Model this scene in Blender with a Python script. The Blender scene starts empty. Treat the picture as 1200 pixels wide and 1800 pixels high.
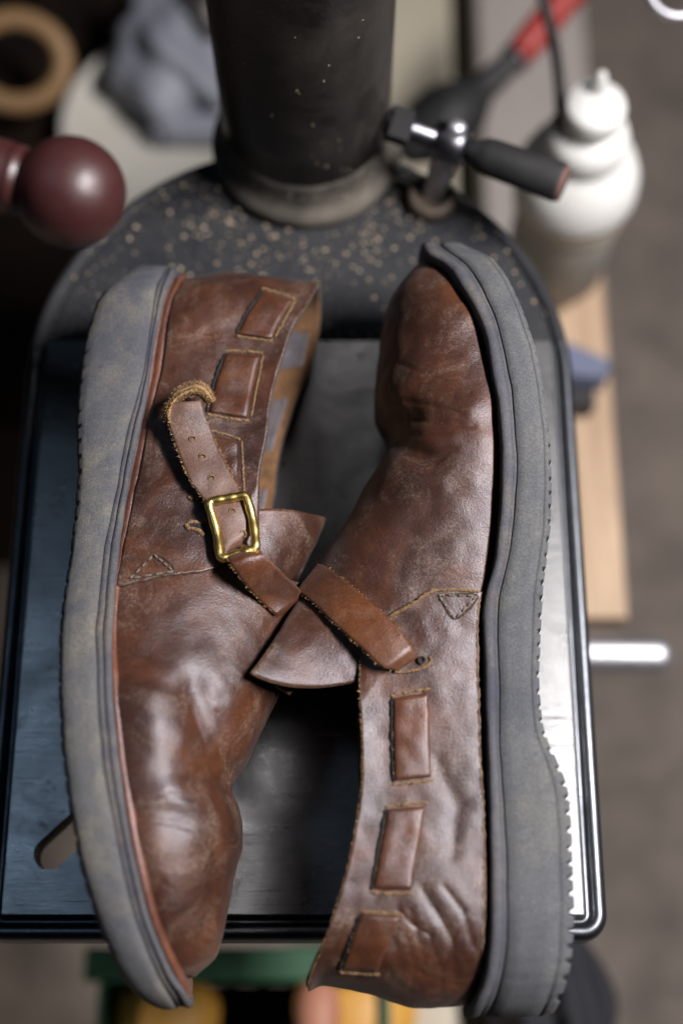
import bpy, bmesh, math, random
import numpy as np
from mathutils import Vector, noise as mnoise
from mathutils.bvhtree import BVHTree

random.seed(7)
rng = np.random.default_rng(7)
SC = bpy.context.scene
COL = SC.collection

# ------------------------------------------------------------------ camera
F = 2487.0                      # focal length in pixels of the 1200 x 1800 photograph
TH = math.radians(20.5)         # tilt of the camera away from straight down
D0 = 0.63                       # metres from the lens to the table along the axis
CS, SN = math.cos(TH), math.sin(TH)
CAM = np.array([0.0, -D0 * SN, D0 * CS])
cam = bpy.data.cameras.new('camera')
cam.sensor_fit = 'VERTICAL'
cam.sensor_height = 23.5
cam.lens = 23.5 * F / 1800.0
cam.clip_start, cam.clip_end = 0.01, 50
cam.dof.use_dof = True
cam.dof.focus_distance = 0.545
cam.dof.aperture_fstop = 1.85
co = bpy.data.objects.new('camera', cam)
COL.objects.link(co)
co.location = CAM
co.rotation_euler = (TH, 0, 0)
SC.camera = co

# ------------------------------------------------------------------ world and lamps
w = bpy.data.worlds.new('World')
SC.world = w
w.use_nodes = True
w.node_tree.nodes['Background'].inputs[0].default_value = (0.55, 0.62, 0.8, 1)
w.node_tree.nodes['Background'].inputs[1].default_value = 0.004

def lamp(name, loc, target, sx, sy, power, col):
    L = bpy.data.lights.new(name, 'AREA')
    L.shape = 'RECTANGLE'
    L.size, L.size_y = sx, sy
    L.energy = power
    L.color = col
    o = bpy.data.objects.new(name, L)
    COL.objects.link(o)
    o.location = loc
    d = Vector(target) - Vector(loc)
    o.rotation_euler = d.to_track_quat('-Z', 'Y').to_euler()
    return o
# workshop tube light over the machine, running front to back, a bit to the right
lamp('tube_lamp', (0.60, -0.02, 0.92), (0.04, 0.0, 0.0), 0.42, 0.11, 29, (1.0, 0.96, 0.96))
lamp('floor_fill', (-0.80, -0.60, -0.02), (-0.78, -0.59, -0.62), 0.15, 0.3, 8.0, (1.0, 0.90, 0.82))  # added fill with no visible source, brightens the floor low on the left
# dim bluish daylight from a window up on the left
lamp('window_light', (-0.64, 0.10, 1.35), (-0.05, 0.0, 0.0), 0.20, 0.25, 1.0, (0.50, 0.72, 1.0))

SC.view_settings.view_transform = 'Standard'
SC.view_settings.look = 'None'
SC.view_settings.exposure = 0.0
SC.view_settings.gamma = 1.0
SC.view_settings.use_curve_mapping = False
try:
    SC.cycles.use_denoising = True
except Exception:
    pass

# ------------------------------------------------------------------ projection helpers (survey of the photograph)
def ray(px, py):
    cx, cy = (px - 600.0) / F, (900.0 - py) / F
    return np.array([cx, cy * CS + SN, cy * SN - CS])

def unproj(px, py, z):
    d = ray(px, py)
    return CAM + d * ((z - CAM[2]) / d[2])

def proj(P):
    P = np.asarray(P, float) - CAM
    x = P[..., 0]
    y = P[..., 1] * CS + P[..., 2] * SN
    z = -P[..., 1] * SN + P[..., 2] * CS
    return 600 + F * x / -z, 900 - F * y / -z

EXT = 0.004
def pchip(xs, ys):
    xs, ys = np.asarray(xs, float), np.asarray(ys, float)
    o = np.argsort(xs)
    xs, ys = xs[o], ys[o]
    keep = np.concatenate([[True], np.diff(xs) > 1e-6])
    xs, ys = xs[keep], ys[keep]
    h = np.diff(xs)
    dl = np.diff(ys) / h
    m = np.zeros_like(xs)
    if len(xs) > 2:
        w1 = 2 * h[1:] + h[:-1]
        w2 = h[1:] + 2 * h[:-1]
        ok = dl[1:] * dl[:-1] > 0
        a = np.where(ok, dl[:-1], 1.0)
        b = np.where(ok, dl[1:], 1.0)
        m[1:-1] = np.where(ok, (w1 + w2) / (w1 / a + w2 / b), 0)
    m[0], m[-1] = dl[0], dl[-1]
    def f(x):
        x = np.asarray(x, float)
        i = np.clip(np.searchsorted(xs, x) - 1, 0, len(h) - 1)
        t = (x - xs[i]) / h[i]
        tc = np.clip(t, 0, 1)
        r = ((1 + 2 * tc) * (1 - tc) ** 2 * ys[i] + tc * (1 - tc) ** 2 * h[i] * m[i]
             + tc * tc * (3 - 2 * tc) * ys[i + 1] + tc * tc * (tc - 1) * h[i] * m[i + 1])
        r = r + np.where(t > 1, EXT * np.tanh((x - xs[-1]) / EXT) * m[-1], 0) + np.where(t < 0, EXT * np.tanh((x - xs[0]) / EXT) * m[0], 0)
        return r
    return f

def resample(pts, n):
    pts = np.asarray(pts, float)
    # smooth Catmull-Rom through the points, then even arc length
    P = np.vstack([2 * pts[0] - pts[1], pts, 2 * pts[-1] - pts[-2]])
    out = []
    for i in range(1, len(P) - 2):
        for t in np.linspace(0, 1, 24, endpoint=False):
            p0, p1, p2, p3 = P[i - 1], P[i], P[i + 1], P[i + 2]
            out.append(0.5 * (2 * p1 + (p2 - p0) * t + (2 * p0 - 5 * p1 + 4 * p2 - p3) * t * t
                              + (3 * p1 - p0 - 3 * p2 + p3) * t ** 3))
    out.append(pts[-1])
    out = np.array(out)
    s = np.concatenate([[0], np.cumsum(np.linalg.norm(np.diff(out, axis=0), axis=1))])
    q = np.linspace(0, s[-1], n)
    return np.stack([np.interp(q, s, out[:, k]) for k in range(out.shape[1])], axis=1)

# ------------------------------------------------------------------ materials
MATS = {}
class NT:
    def __init__(s, name):
        s.m = bpy.data.materials.new(name)
        s.m.use_nodes = True
        s.t = s.m.node_tree
        s.b = s.t.nodes['Principled BSDF']
        s.tc = s.t.nodes.new('ShaderNodeTexCoord').outputs['Object']
        MATS[name] = s.m
    def new(s, k, **kw):
        n = s.t.nodes.new(k)
        for a, v in kw.items():
            setattr(n, a, v)
        return n
    def link(s, a, b):
        s.t.links.new(a, b)
    def noise(s, scale, detail=4, rough=0.55, dist=0.0, stretch=None):
        n = s.new('ShaderNodeTexNoise')
        n.inputs['Scale'].default_value = scale
        n.inputs['Detail'].default_value = detail
        n.inputs['Roughness'].default_value = rough
        n.inputs['Distortion'].default_value = dist
        if stretch:
            mp = s.new('ShaderNodeMapping')
            mp.inputs['Rotation'].default_value = stretch[1]
            mp.inputs['Scale'].default_value = stretch[0]
            s.link(s.tc, mp.inputs[0])
            s.link(mp.outputs[0], n.inputs['Vector'])
        else:
            s.link(s.tc, n.inputs['Vector'])
        return n.outputs['Fac']
    def ramp(s, fac, stops):
        n = s.new('ShaderNodeValToRGB')
        e = n.color_ramp.elements
        while len(e) < len(stops):
            e.new(0.5)
        for k, (p, c) in enumerate(stops):
            e[k].position = p
            e[k].color = (*c, 1) if not isinstance(c, (int, float)) else (c, c, c, 1)
        s.link(fac, n.inputs[0])
        return n.outputs[0]
    def mix(s, fac, a, b, mode='MIX'):
        n = s.new('ShaderNodeMix', data_type='RGBA', blend_type=mode)
        for sock, v in ((n.inputs[0], fac), (n.inputs[6], a), (n.inputs[7], b)):
            if isinstance(v, (int, float)):
                sock.default_value = v
            elif isinstance(v, tuple):
                sock.default_value = (*v, 1)
            else:
                s.link(v, sock)
        return n.outputs[2]
    def math(s, op, a, b=0.0):
        n = s.new('ShaderNodeMath', operation=op)
        for sock, v in ((n.inputs[0], a), (n.inputs[1], b)):
            if isinstance(v, (int, float)):
                sock.default_value = v
            else:
                s.link(v, sock)
        return n.outputs[0]
    def bump(s, h, dist, strength=1.0, prev=None):
        n = s.new('ShaderNodeBump')
        n.inputs['Distance'].default_value = dist
        n.inputs['Strength'].default_value = strength
        s.link(h, n.inputs['Height'])
        if prev is not None:
            s.link(prev, n.inputs['Normal'])
        return n.outputs[0]
    def set(s, color=None, rough=None, normal=None, **kw):
        if color is not None:
            if isinstance(color, tuple):
                s.b.inputs['Base Color'].default_value = (*color, 1)
            else:
                s.link(color, s.b.inputs['Base Color'])
        if rough is not None:
            if isinstance(rough, (int, float)):
                s.b.inputs['Roughness'].default_value = rough
            else:
                s.link(rough, s.b.inputs['Roughness'])
        if normal is not None:
            s.link(normal, s.b.inputs['Normal'])
        for k, v in kw.items():
            s.b.inputs[k.replace('_', ' ')].default_value = v
        return s.m

def leather(name, c_dark, c_mid, c_warm, scuff=0.5, rough=(0.33, 0.44)):
    n = NT(name)
    big = n.noise(30, 6, 0.62, 0.5)
    c = n.ramp(big, [(0.30, c_dark), (0.50, c_mid), (0.74, c_warm)])
    fine = n.noise(1500, 3, 0.75)
    c = n.mix(0.75, c, n.ramp(fine, [(0.32, 0.50), (0.68, 1.4)]), 'MULTIPLY')
    mot = n.ramp(n.noise(160, 5, 0.7, 0.8), [(0.35, 0.72), (0.65, 1.25)])
    c = n.mix(0.4, c, mot, 'MULTIPLY')
    # dry scuffs: fine pale flecks, gathered in patches
    patch = n.ramp(n.noise(42, 7, 0.7, 1.0), [(0.48, 0.0), (0.66, 1.0)])
    fleck = n.ramp(n.noise(1100, 4, 0.85, 1.0), [(0.47, 0.0), (0.60, 1.0)])
    c = n.mix(n.math('MULTIPLY', n.math('MULTIPLY', patch, fleck), scuff), c, (0.27, 0.195, 0.145))
    scr = n.ramp(n.noise(170, 4, 0.6, 2.5, ((1, 6, 1), (0.3, 0.2, 0.7))), [(0.70, 0.0), (0.74, 1.0)])
    c = n.mix(n.math('MULTIPLY', scr, 0.30), c, (0.28, 0.17, 0.10))
    r = n.ramp(n.noise(60, 5, 0.6), [(0.3, rough[0]), (0.7, rough[1])])
    r = n.mix(n.math('MULTIPLY', patch, 0.4), r, (0.60, 0.60, 0.60))
    b = n.bump(n.noise(110, 5, 0.6, 1.0), 0.0008, 0.12)
    b = n.bump(n.noise(620, 3, 0.6, 0.6), 0.00030, 0.30, b)
    b = n.bump(fine, 0.00022, 0.8, b)
    return n.set(c, r, b, IOR=1.62, Sheen_Weight=0.03, Specular_Tint=(0.93, 0.93, 1.0, 1))

leather('upper_leather', (0.020, 0.0074, 0.0046), (0.044, 0.0150, 0.0074), (0.096, 0.032, 0.0112), 0.60)
leather('strap_leather', (0.030, 0.0100, 0.0050), (0.064, 0.0205, 0.0080), (0.125, 0.042, 0.0125), 0.3, (0.30, 0.40))
leather('worn_strap_leather', (0.060, 0.028, 0.018), (0.105, 0.050, 0.030), (0.150, 0.072, 0.040), 0.5, (0.44, 0.56))
leather('rand_leather', (0.060, 0.020, 0.011), (0.11, 0.035, 0.017), (0.16, 0.055, 0.025), 0.3)

def suede(name, a, b_, sc=900):
    n = NT(name)
    f = n.noise(sc, 4, 0.75, 0.6)
    c = n.ramp(f, [(0.32, a), (0.66, b_)])
    return n.set(c, 0.95, n.bump(f, 0.0006, 0.9), Sheen_Weight=0.06)
suede('raw_edge', (0.055, 0.028, 0.012), (0.26, 0.15, 0.065))
suede('flesh_side', (0.09, 0.042, 0.018), (0.20, 0.100, 0.042), 300)
suede('fibre', (0.13, 0.070, 0.028), (0.33, 0.20, 0.085), 300)
suede('dark_edge', (0.012, 0.007, 0.005), (0.07, 0.036, 0.018), 700)

def rubber(name, base, dusty, dark, amt=0.8):
    n = NT(name)
    fine = n.noise(1300, 4, 0.8)
    c = n.mix(n.ramp(n.noise(24, 6, 0.65, 0.5), [(0.40, 0.0), (0.62, 1.0)]), base, dark)
    p = n.ramp(n.noise(38, 8, 0.72, 0.6), [(0.48, 0.0), (0.68, 1.0)])
    grit = n.ramp(n.noise(500, 5, 0.8, 0.4), [(0.38, 0.35), (0.60, 1.0)])
    c = n.mix(n.math('MULTIPLY', n.math('MULTIPLY', p, grit), amt), c, dusty)
    spot = n.ramp(n.noise(520, 4, 0.75, 0.5), [(0.67, 0.0), (0.74, 1.0)])
    c = n.mix(n.math('MULTIPLY', spot, 0.5), c, (0.36, 0.34, 0.30))
    blk = n.ramp(n.noise(300, 5, 0.75, 0.5), [(0.26, 1.0), (0.33, 0.0)])
    c = n.mix(n.math('MULTIPLY', blk, 0.6), c, (0.018, 0.018, 0.022))
    c = n.mix(0.8, c, n.ramp(fine, [(0.3, 0.45), (0.7, 1.45)]), 'MULTIPLY')
    b = n.bump(n.noise(240, 5, 0.7), 0.0006, 0.40)
    b = n.bump(fine, 0.0004, 1.0, b)
    return n.set(c, 0.80, b)
rubber('sole_rubber', (0.088, 0.090, 0.095), (0.135, 0.132, 0.116), (0.064, 0.068, 0.077), 0.9)
rubber('pale_sole_rubber', (0.094, 0.093, 0.092), (0.162, 0.146, 0.114), (0.060, 0.063, 0.078), 1.0)
rubber('welt_rubber', (0.080, 0.080, 0.088), (0.160, 0.130, 0.095), (0.045, 0.047, 0.062), 0.8)
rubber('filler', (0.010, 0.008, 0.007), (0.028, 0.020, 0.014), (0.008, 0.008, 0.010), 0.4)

def paint(name, base, dust, rough=0.45, amt=0.5, fs=700, metallic=0.0, spec=0.5):
    n = NT(name)
    p = n.ramp(n.noise(18, 6, 0.65, 0.6), [(0.40, 0.0), (0.70, 1.0)])
    c = n.mix(n.math('MULTIPLY', p, amt), base, dust)
    sp = n.ramp(n.noise(fs, 3, 0.7), [(0.66, 0.0), (0.74, 1.0)])
    c = n.mix(n.math('MULTIPLY', sp, 0.35), c, tuple(min(1, 2.2 * v) for v in dust))
    r = n.ramp(p, [(0.0, rough), (1.0, min(1, rough + 0.25))])
    return n.set(c, r, n.bump(n.noise(260, 5, 0.65), 0.0006, 0.4), Metallic=metallic, Specular_IOR_Level=spec)
paint('machine_paint', (0.012, 0.0135, 0.017), (0.032, 0.032, 0.034), 0.6, 0.7, spec=0.3)
paint('column_paint', (0.010, 0.009, 0.0082), (0.048, 0.040, 0.033), 0.36, 0.8)
paint('flange_paint', (0.030, 0.027, 0.023), (0.150, 0.130, 0.105), 0.7, 0.9)
paint('black_plastic', (0.008, 0.008, 0.009), (0.016, 0.015, 0.014), 0.6, 0.4)
paint('burgundy', (0.036, 0.010, 0.010), (0.050, 0.016, 0.015), 0.34, 0.5, 200)
paint('rust_face', (0.10, 0.045, 0.04), (0.15, 0.09, 0.07), 0.6, 0.6)
paint('rusty_ring', (0.060, 0.045, 0.034), (0.16, 0.12, 0.085), 0.6, 0.9)
paint('cream', (0.36, 0.325, 0.25), (0.27, 0.24, 0.18), 0.6, 0.5, 60)
paint('grey_board', (0.28, 0.25, 0.23), (0.22, 0.195, 0.18), 0.6, 0.5, 60)
paint('bottle_white', (0.66, 0.66, 0.64), (0.56, 0.55, 0.50), 0.35, 0.5, 50)
paint('jug_white', (0.36, 0.345, 0.31), (0.30, 0.28, 0.23), 0.45, 0.6, 50)
paint('label_blue', (0.150, 0.158, 0.185), (0.10, 0.108, 0.128), 0.5, 0.5, 50)
paint('jug_dark', (0.05, 0.045, 0.045), (0.09, 0.075, 0.07), 0.5, 0.5, 50)
paint('red_grip', (0.24, 0.013, 0.007), (0.18, 0.012, 0.007), 0.45, 0.4, 50)
paint('dark_wood', (0.005, 0.0035, 0.003), (0.014, 0.008, 0.005), 0.8, 0.7, 50, spec=0.05)
paint('ring_wood', (0.19, 0.11, 0.045), (0.13, 0.07, 0.03), 0.6, 0.6, 50)
paint('yellow_plastic', (0.52, 0.27, 0.045), (0.42, 0.20, 0.035), 0.45, 0.5, 50)
paint('pink_plastic', (0.36, 0.16, 0.10), (0.30, 0.12, 0.07), 0.5, 0.5, 50)
paint('ivory_plastic', (0.48, 0.43, 0.34), (0.40, 0.35, 0.27), 0.5, 0.5, 50)
paint('green_plastic', (0.004, 0.055, 0.018), (0.006, 0.036, 0.015), 0.5, 0.5, 50)
paint('green_dark', (0.012, 0.034, 0.020), (0.022, 0.034, 0.025), 0.6, 0.5, 50)
paint('blue_plastic', (0.10, 0.115, 0.18), (0.07, 0.08, 0.13), 0.5, 0.5, 50)
paint('black_cloth', (0.010, 0.010, 0.013), (0.022, 0.023, 0.032), 0.8, 0.6, 50)
paint('floor_concrete', (0.165, 0.138, 0.118), (0.085, 0.074, 0.066), 0.8, 0.9, 30, spec=0.2)

def wood_mat():
    n = NT('plank_wood')
    g = n.noise(60, 5, 0.6, 1.5, ((1, 0.06, 1), (0, 0, 0)))
    return n.set(n.ramp(g, [(0.3, (0.30, 0.20, 0.125)), (0.7, (0.50, 0.36, 0.235))]), 0.6, n.bump(g, 0.0006, 0.4))
wood_mat()

def metal(name, col, rough, stretch=None, dark=0.6, aniso=0.0, worn=False):
    n = NT(name)
    st = n.noise(260, 5, 0.65, 0.3, stretch)
    blot = n.noise(30, 6, 0.65, 0.8)
    c = n.mix(n.ramp(blot, [(0.35, 0.0), (0.70, 1.0)]), col, tuple(v * dark for v in col))
    c = n.mix(0.35, c, n.ramp(st, [(0.3, 0.65), (0.7, 1.15)]), 'MULTIPLY')
    r = n.math('ADD', n.ramp(blot, [(0.3, rough), (0.75, rough + 0.14)]), n.math('MULTIPLY', st, 0.06))
    h = n.bump(st, 0.00018, 0.5)
    if worn:
        stain = n.ramp(n.noise(70, 8, 0.75, 1.2), [(0.56, 0.0), (0.70, 1.0)])
        c = n.mix(n.math('MULTIPLY', stain, 0.55), c, (0.10, 0.095, 0.09))
        scr = n.ramp(n.noise(140, 4, 0.6, 0.6, ((0.10, 11, 1), (0, 0, 0.62))), [(0.66, 0.0), (0.70, 1.0)])
        c = n.mix(n.math('MULTIPLY', scr, 0.22), c, (0.70, 0.70, 0.70))
        r = n.math('ADD', r, n.math('MULTIPLY', stain, 0.15))
        h = n.bump(scr, 0.0002, 0.5, h)
    return n.set(c, r, h, Metallic=1.0, Anisotropic=aniso)
metal('ground_steel', (0.36, 0.36, 0.363), 0.215, ((0.25, 6, 1), (0, 0, 0.5)), 0.62, worn=True)
metal('bead_steel', (0.17, 0.18, 0.20), 0.30, None, 0.6)
metal('brass', (0.78, 0.58, 0.20), 0.24, None, 0.75)
metal('chrome', (0.72, 0.72, 0.74), 0.14, None, 0.7)
metal('satin_metal', (0.62, 0.62, 0.66), 0.42, None, 0.8)
metal('dark_steel', (0.16, 0.16, 0.18), 0.30, None, 0.5)

# ------------------------------------------------------------------ object helpers
def tag(o, label=None, cat=None, group=None, kind=None):
    for k, v in (('label', label), ('category', cat), ('group', group), ('kind', kind)):
        if v:
            o[k] = v
    return o

def thing(name, loc, label, cat, group=None):
    o = bpy.data.objects.new(name, None)
    o.empty_display_size = 0.02
    COL.objects.link(o)
    o.location = loc
    return tag(o, label, cat, group)

def base_of(p):
    v = np.zeros(3)
    while p is not None:
        v = v + np.array(p.location)
        p = p.parent
    return v

def obj(name, verts, faces, mats, parent=None, smooth=True, midx=None, loc=None):
    """one mesh object from world-space vertices"""
    verts = np.asarray(verts, float).reshape(-1, 3)
    b = base_of(parent) if parent is not None else np.zeros(3)
    l = np.zeros(3) if loc is None else np.asarray(loc, float) - b
    me = bpy.data.meshes.new(name)
    me.from_pydata([tuple(v) for v in (verts - b - l)], [], [tuple(int(i) for i in f) for f in faces])
    if isinstance(mats, str):
        mats = [mats]
    for m in mats:
        me.materials.append(MATS[m])
    if midx is not None:
        me.polygons.foreach_set('material_index', np.asarray(midx, dtype=np.int32))
    if smooth:
        me.polygons.foreach_set('use_smooth', np.ones(len(me.polygons), dtype=bool))
    me.update()
    o = bpy.data.objects.new(name, me)
    COL.objects.link(o)
    o.parent = parent
    o.location = l
    return o

def grid_faces(n, m, wrap=False, off=0):
    F_ = []
    for i in range(n - 1):
        for j in range(m - (0 if wrap else 1)):
            k = (j + 1) % m
            F_.append((off + i * m + j, off + (i + 1) * m + j, off + (i + 1) * m + k, off + i * m + k))
    return F_

def normals_of(V, F_):
    V = np.asarray(V)
    Fa = np.array(F_)
    nrm = np.cross(V[Fa[:, 2]] - V[Fa[:, 0]], V[Fa[:, 3]] - V[Fa[:, 1]])
    out = np.zeros_like(V)
    for k in range(4):
        np.add.at(out, Fa[:, k], nrm)
    return out / np.maximum(np.linalg.norm(out, axis=1, keepdims=True), 1e-12)

def solidify(o, t, offset=-1.0, rim=1, back=1):
    m = o.modifiers.new('thickness', 'SOLIDIFY')
    m.thickness = t
    m.offset = offset
    m.use_even_offset = False
    m.material_offset = back
    m.material_offset_rim = rim
    return o

def lathe(name, prof, mats, parent, origin, axis=(0, 0, 1), seg=48, smooth=True, loc=None):
    """surface of revolution: prof = [(radius, height)]"""
    ax = Vector(axis).normalized()
    a = ax.orthogonal().normalized()
    b = ax.cross(a)
    V = []
    for r, h in prof:
        for k in range(seg):
            t = 2 * math.pi * k / seg
            V.append(Vector(origin) + ax * h + (a * math.cos(t) + b * math.sin(t)) * r)
    F_ = [(f[0], f[3], f[2], f[1]) for f in grid_faces(len(prof), seg, True)]
    n = len(prof)
    if prof[0][0] > 1e-6:
        F_.append(tuple(range(seg))[::-1])
    if prof[-1][0] > 1e-6:
        F_.append(tuple((n - 1) * seg + k for k in range(seg)))
    o = obj(name, [tuple(v) for v in V], F_, mats, parent, smooth, loc=loc)
    return o

def tube(name, pts, rad, mats, parent=None, seg=16, closed=False, caps=True, loc=None):
    pts = [Vector(p) for p in pts]
    n = len(pts)
    rad = [rad] * n if isinstance(rad, (int, float)) else rad
    V = []
    up = None
    for i, p in enumerate(pts):
        if closed:
            t = pts[(i + 1) % n] - pts[i - 1]
        else:
            t = pts[min(i + 1, n - 1)] - pts[max(i - 1, 0)]
        t.normalize()
        if up is None:
            up = t.orthogonal().normalized()
        up = (up - t * up.dot(t)).normalized()
        s = t.cross(up)
        for k in range(seg):
            a = 2 * math.pi * k / seg
            V.append(p + (up * math.cos(a) + s * math.sin(a)) * rad[i])
    F_ = [(f[0], f[3], f[2], f[1]) for f in grid_faces(n, seg, True)]
    if closed:
        F_ += [((n - 1) * seg + k, (n - 1) * seg + (k + 1) % seg, (k + 1) % seg, k) for k in range(seg)]
    elif caps:
        F_.append(tuple(range(seg))[::-1])
        F_.append(tuple((n - 1) * seg + k for k in range(seg)))
    return obj(name, [tuple(v) for v in V], F_, mats, parent, loc=loc)

def bevel_box(name, lo, hi, mats, parent=None, bev=0.004, loc=None, seg=3):
    bm = bmesh.new()
    bmesh.ops.create_cube(bm, size=1)
    lo, hi = np.array(lo), np.array(hi)
    for v in bm.verts:
        v.co = Vector((lo + hi) / 2 + np.array(v.co) * (hi - lo))
    bmesh.ops.bevel(bm, geom=list(bm.edges), offset=bev, segments=seg, affect='EDGES', profile=0.5)
    bm.normal_update()
    V = [tuple(v.co) for v in bm.verts]
    bm.verts.index_update()
    F_ = [tuple(v.index for v in f.verts) for f in bm.faces]
    bm.free()
    return obj(name, V, F_, mats, parent, smooth=False, loc=loc)

def sstep(a, b, x):
    t = np.clip((np.asarray(x, float) - a) / (b - a), 0, 1)
    return t * t * (3 - 2 * t)

# ------------------------------------------------------------------ the floor below
FZ = -0.62
tag(obj('floor', [(-3, -3, FZ), (3, -3, FZ), (3, 3, FZ), (-3, 3, FZ)], [(0, 1, 2, 3)], 'floor_concrete', None, False), kind='structure')

# ------------------------------------------------------------------ machine table with its column
pc = unproj(525, 660, 0)
TR = unproj(1010, 660, 0)[0] - pc[0]
TX, TY = pc[0], pc[1]
TYF = unproj(600, 1655, 0)[1]           # front edge
TYM = unproj(600, 598, 0)[1]            # back limit of the ground steel face
table = thing('machine_table', (TX, TY, -0.03), 'black cast machine table with bright ground steel face under both shoes', 'machine table')

def table_ring(d, cr=0.011):
    """outline of the table, inset by d: straight sides, round back, rounded front corners"""
    R = TR - d
    r = max(cr - d, 0.0012)
    pts = []
    for k in range(65):
        a = math.pi * k / 64
        pts.append((TX + R * math.cos(a), TY + R * math.sin(a)))
    yl = np.linspace(TY, TYF + d + r, 20)[1:-1]
    pts += [(TX - R, y) for y in yl]
    for k in range(9):
        a = math.pi + math.pi / 2 * k / 8
        pts.append((TX - R + r + r * math.cos(a), TYF + d + r + r * math.sin(a)))
    pts += [(x, TYF + d) for x in np.linspace(TX - R + r, TX + R - r, 24)[1:-1]]
    for k in range(9):
        a = 1.5 * math.pi + math.pi / 2 * k / 8
        pts.append((TX + R - r + r * math.cos(a), TYF + d + r + r * math.sin(a)))
    pts += [(TX + R, y) for y in yl[::-1]]
    return pts

prof = [(0.004, -0.0150), (0.0012, -0.0135), (0.0, -0.0110), (0.0, -0.0065), (0.0007, -0.0035), (0.0022, -0.0012),
        (0.0042, -0.0006), (0.0060, -0.0014), (0.0070, -0.0032), (0.0074, -0.0038), (0.0086, -0.0038), (0.0090, -0.0030), (0.0096, -0.0022)]
V, nr = [], None
for d, z in prof:
    r_ = table_ring(d)
    nr = len(r_)
    V += [(x, y, z) for x, y in r_]
Fc = grid_faces(len(prof), nr, True)
Fc = [(f[0], f[3], f[2], f[1]) for f in Fc]
nl = len(Fc)
Fc.append(tuple((len(prof) - 1) * nr + k for k in range(nr)))
Fc.append(tuple(range(nr))[::-1])
mid = [1 if 3 <= (k // nr) <= 9 and V[Fc[k][0]][1] < TYM - 0.004 else 0 for k in range(nl)] + [0, 0]
cast = obj('cast_body', V, Fc, ['machine_paint', 'bead_steel'], table, True, mid)
for p in cast.data.polygons:
    if len(p.vertices) > 8:
        p.use_smooth = False
# ground steel face, raised a little above the casting
ins = 0.0100
x0, x1 = TX - TR + ins, TX + TR - ins
y0, y1 = TYF + ins, TYM
steel = bevel_box('ground_face', (x0, y0, -0.008), (x1, y1, 0.0), ['ground_steel'], table, 0.0006, seg=2)
# slot through the table
sA, sB = unproj(88, 1500, 0), unproj(215, 1385, 0)
sr = 0.0066
cv = []
dv = Vector((sB - sA)[:2]).normalized()
nv = Vector((-dv.y, dv.x))
for k in range(17):
    a = math.pi / 2 + math.pi * k / 16
    q = Vector(sA[:2]) + dv * (sr * math.cos(a)) + nv * (sr * math.sin(a))
    cv.append(q)
for k in range(17):
    a = -math.pi / 2 + math.pi * k / 16
    q = Vector(sB[:2]) + dv * (sr * math.cos(a)) + nv * (sr * math.sin(a))
    cv.append(q)
nc = len(cv)
cutter = obj('cutter', [(q.x, q.y, -0.06) for q in cv] + [(q.x, q.y, 0.03) for q in cv],
             [(k, (k + 1) % nc, nc + (k + 1) % nc, nc + k) for k in range(nc)] + [tuple(range(nc))[::-1], tuple(range(nc, 2 * nc))], 'machine_paint')
for o in (cast, steel):
    m = o.modifiers.new('slot', 'BOOLEAN')
    m.operation = 'DIFFERENCE'
    m.object = cutter
    m.solver = 'EXACT'
bpy.context.view_layer.update()
dg = bpy.context.evaluated_depsgraph_get()
for o in (cast, steel):
    nm = bpy.data.meshes.new_from_object(o.evaluated_get(dg))
    o.modifiers.clear()
    o.data = nm
bpy.data.objects.remove(cutter, do_unlink=True)

# column with its flared foot
fl = unproj(538, 402, 0)
rf = 0.0465
rc = 0.0400
CX, CY = fl[0], fl[1] + rf
column = thing('machine_column', (CX, CY, -0.002), 'round black machine column with dusty flared foot rising from the table', 'column')
lathe('shaft', [(rc, 0.026), (rc, 0.05), (rc * 1.0, 0.16), (rc * 1.005, 0.30), (rc * 1.005, 0.62)], ['column_paint'], column, (CX, CY, 0), seg=96)
lathe('foot_flange', [(rf - 0.001, -0.002), (rf, 0.001), (rf, 0.004), (rf - 0.0010, 0.0066), (rf - 0.003, 0.0085), (rf - 0.0045, 0.0105),
                      (rf - 0.0055, 0.014), (rf - 0.0061, 0.020), (rc - 0.0005, 0.030)], ['flange_paint'], column, (CX, CY, 0), seg=96)

# lever clamp beside the column
pb = unproj(757, 352, 0.0)
clamp = thing('lever_clamp', (pb[0], pb[1], -0.002), 'black lever clamp with chrome stud and round handle beside the column', 'clamp')
lathe('boss_ring', [(0.0118, -0.002), (0.0118, 0.004), (0.0105, 0.0065), (0.0088, 0.0068), (0.0080, 0.005), (0.0, 0.005)], ['rusty_ring'], clamp, tuple(pb[:3] * [1, 1, 0]), seg=40)
pt = unproj(803, 222, 0.052)
ax = Vector(pt) - Vector((pb[0], pb[1], 0))
ln = ax.length
lathe('stud', [(0.0052, 0.004), (0.0052, 0.018), (0.0062, 0.020), (0.0062, ln * 0.68), (0.0074, ln * 0.70), (0.0074, ln * 0.86), (0.0046, ln * 0.88), (0.0046, ln), (0.0030, ln + 0.002)],
      ['satin_metal'], clamp, (pb[0], pb[1], 0), ax, 24)
pl = Vector((pb[0], pb[1], 0)) + ax * 0.78
pe = Vector(unproj(988, 322, 0.044))
dh = (pe - pl).normalized()
Lh = (pe - pl).length
lathe('handle', [(0.0050, 0.006), (0.0054, 0.012), (0.0080, 0.016), (0.0086, 0.020), (0.0092, Lh - 0.002), (0.0088, Lh - 0.0006)], ['black_plastic'], clamp, pl, dh, 32)
lathe('handle_end_cap', [(0.0087, Lh - 0.001), (0.0084, Lh + 0.0006), (0.0, Lh + 0.0008)], ['rust_face'], clamp, pl, dh, 32)
lathe('hub', [(0.006, -0.009), (0.0085, -0.008), (0.0090, 0.0), (0.0085, 0.007), (0.006, 0.008)], ['dark_steel'], clamp, pl, dh, 28)
pr = Vector(unproj(676, 212, 0.050))
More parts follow.
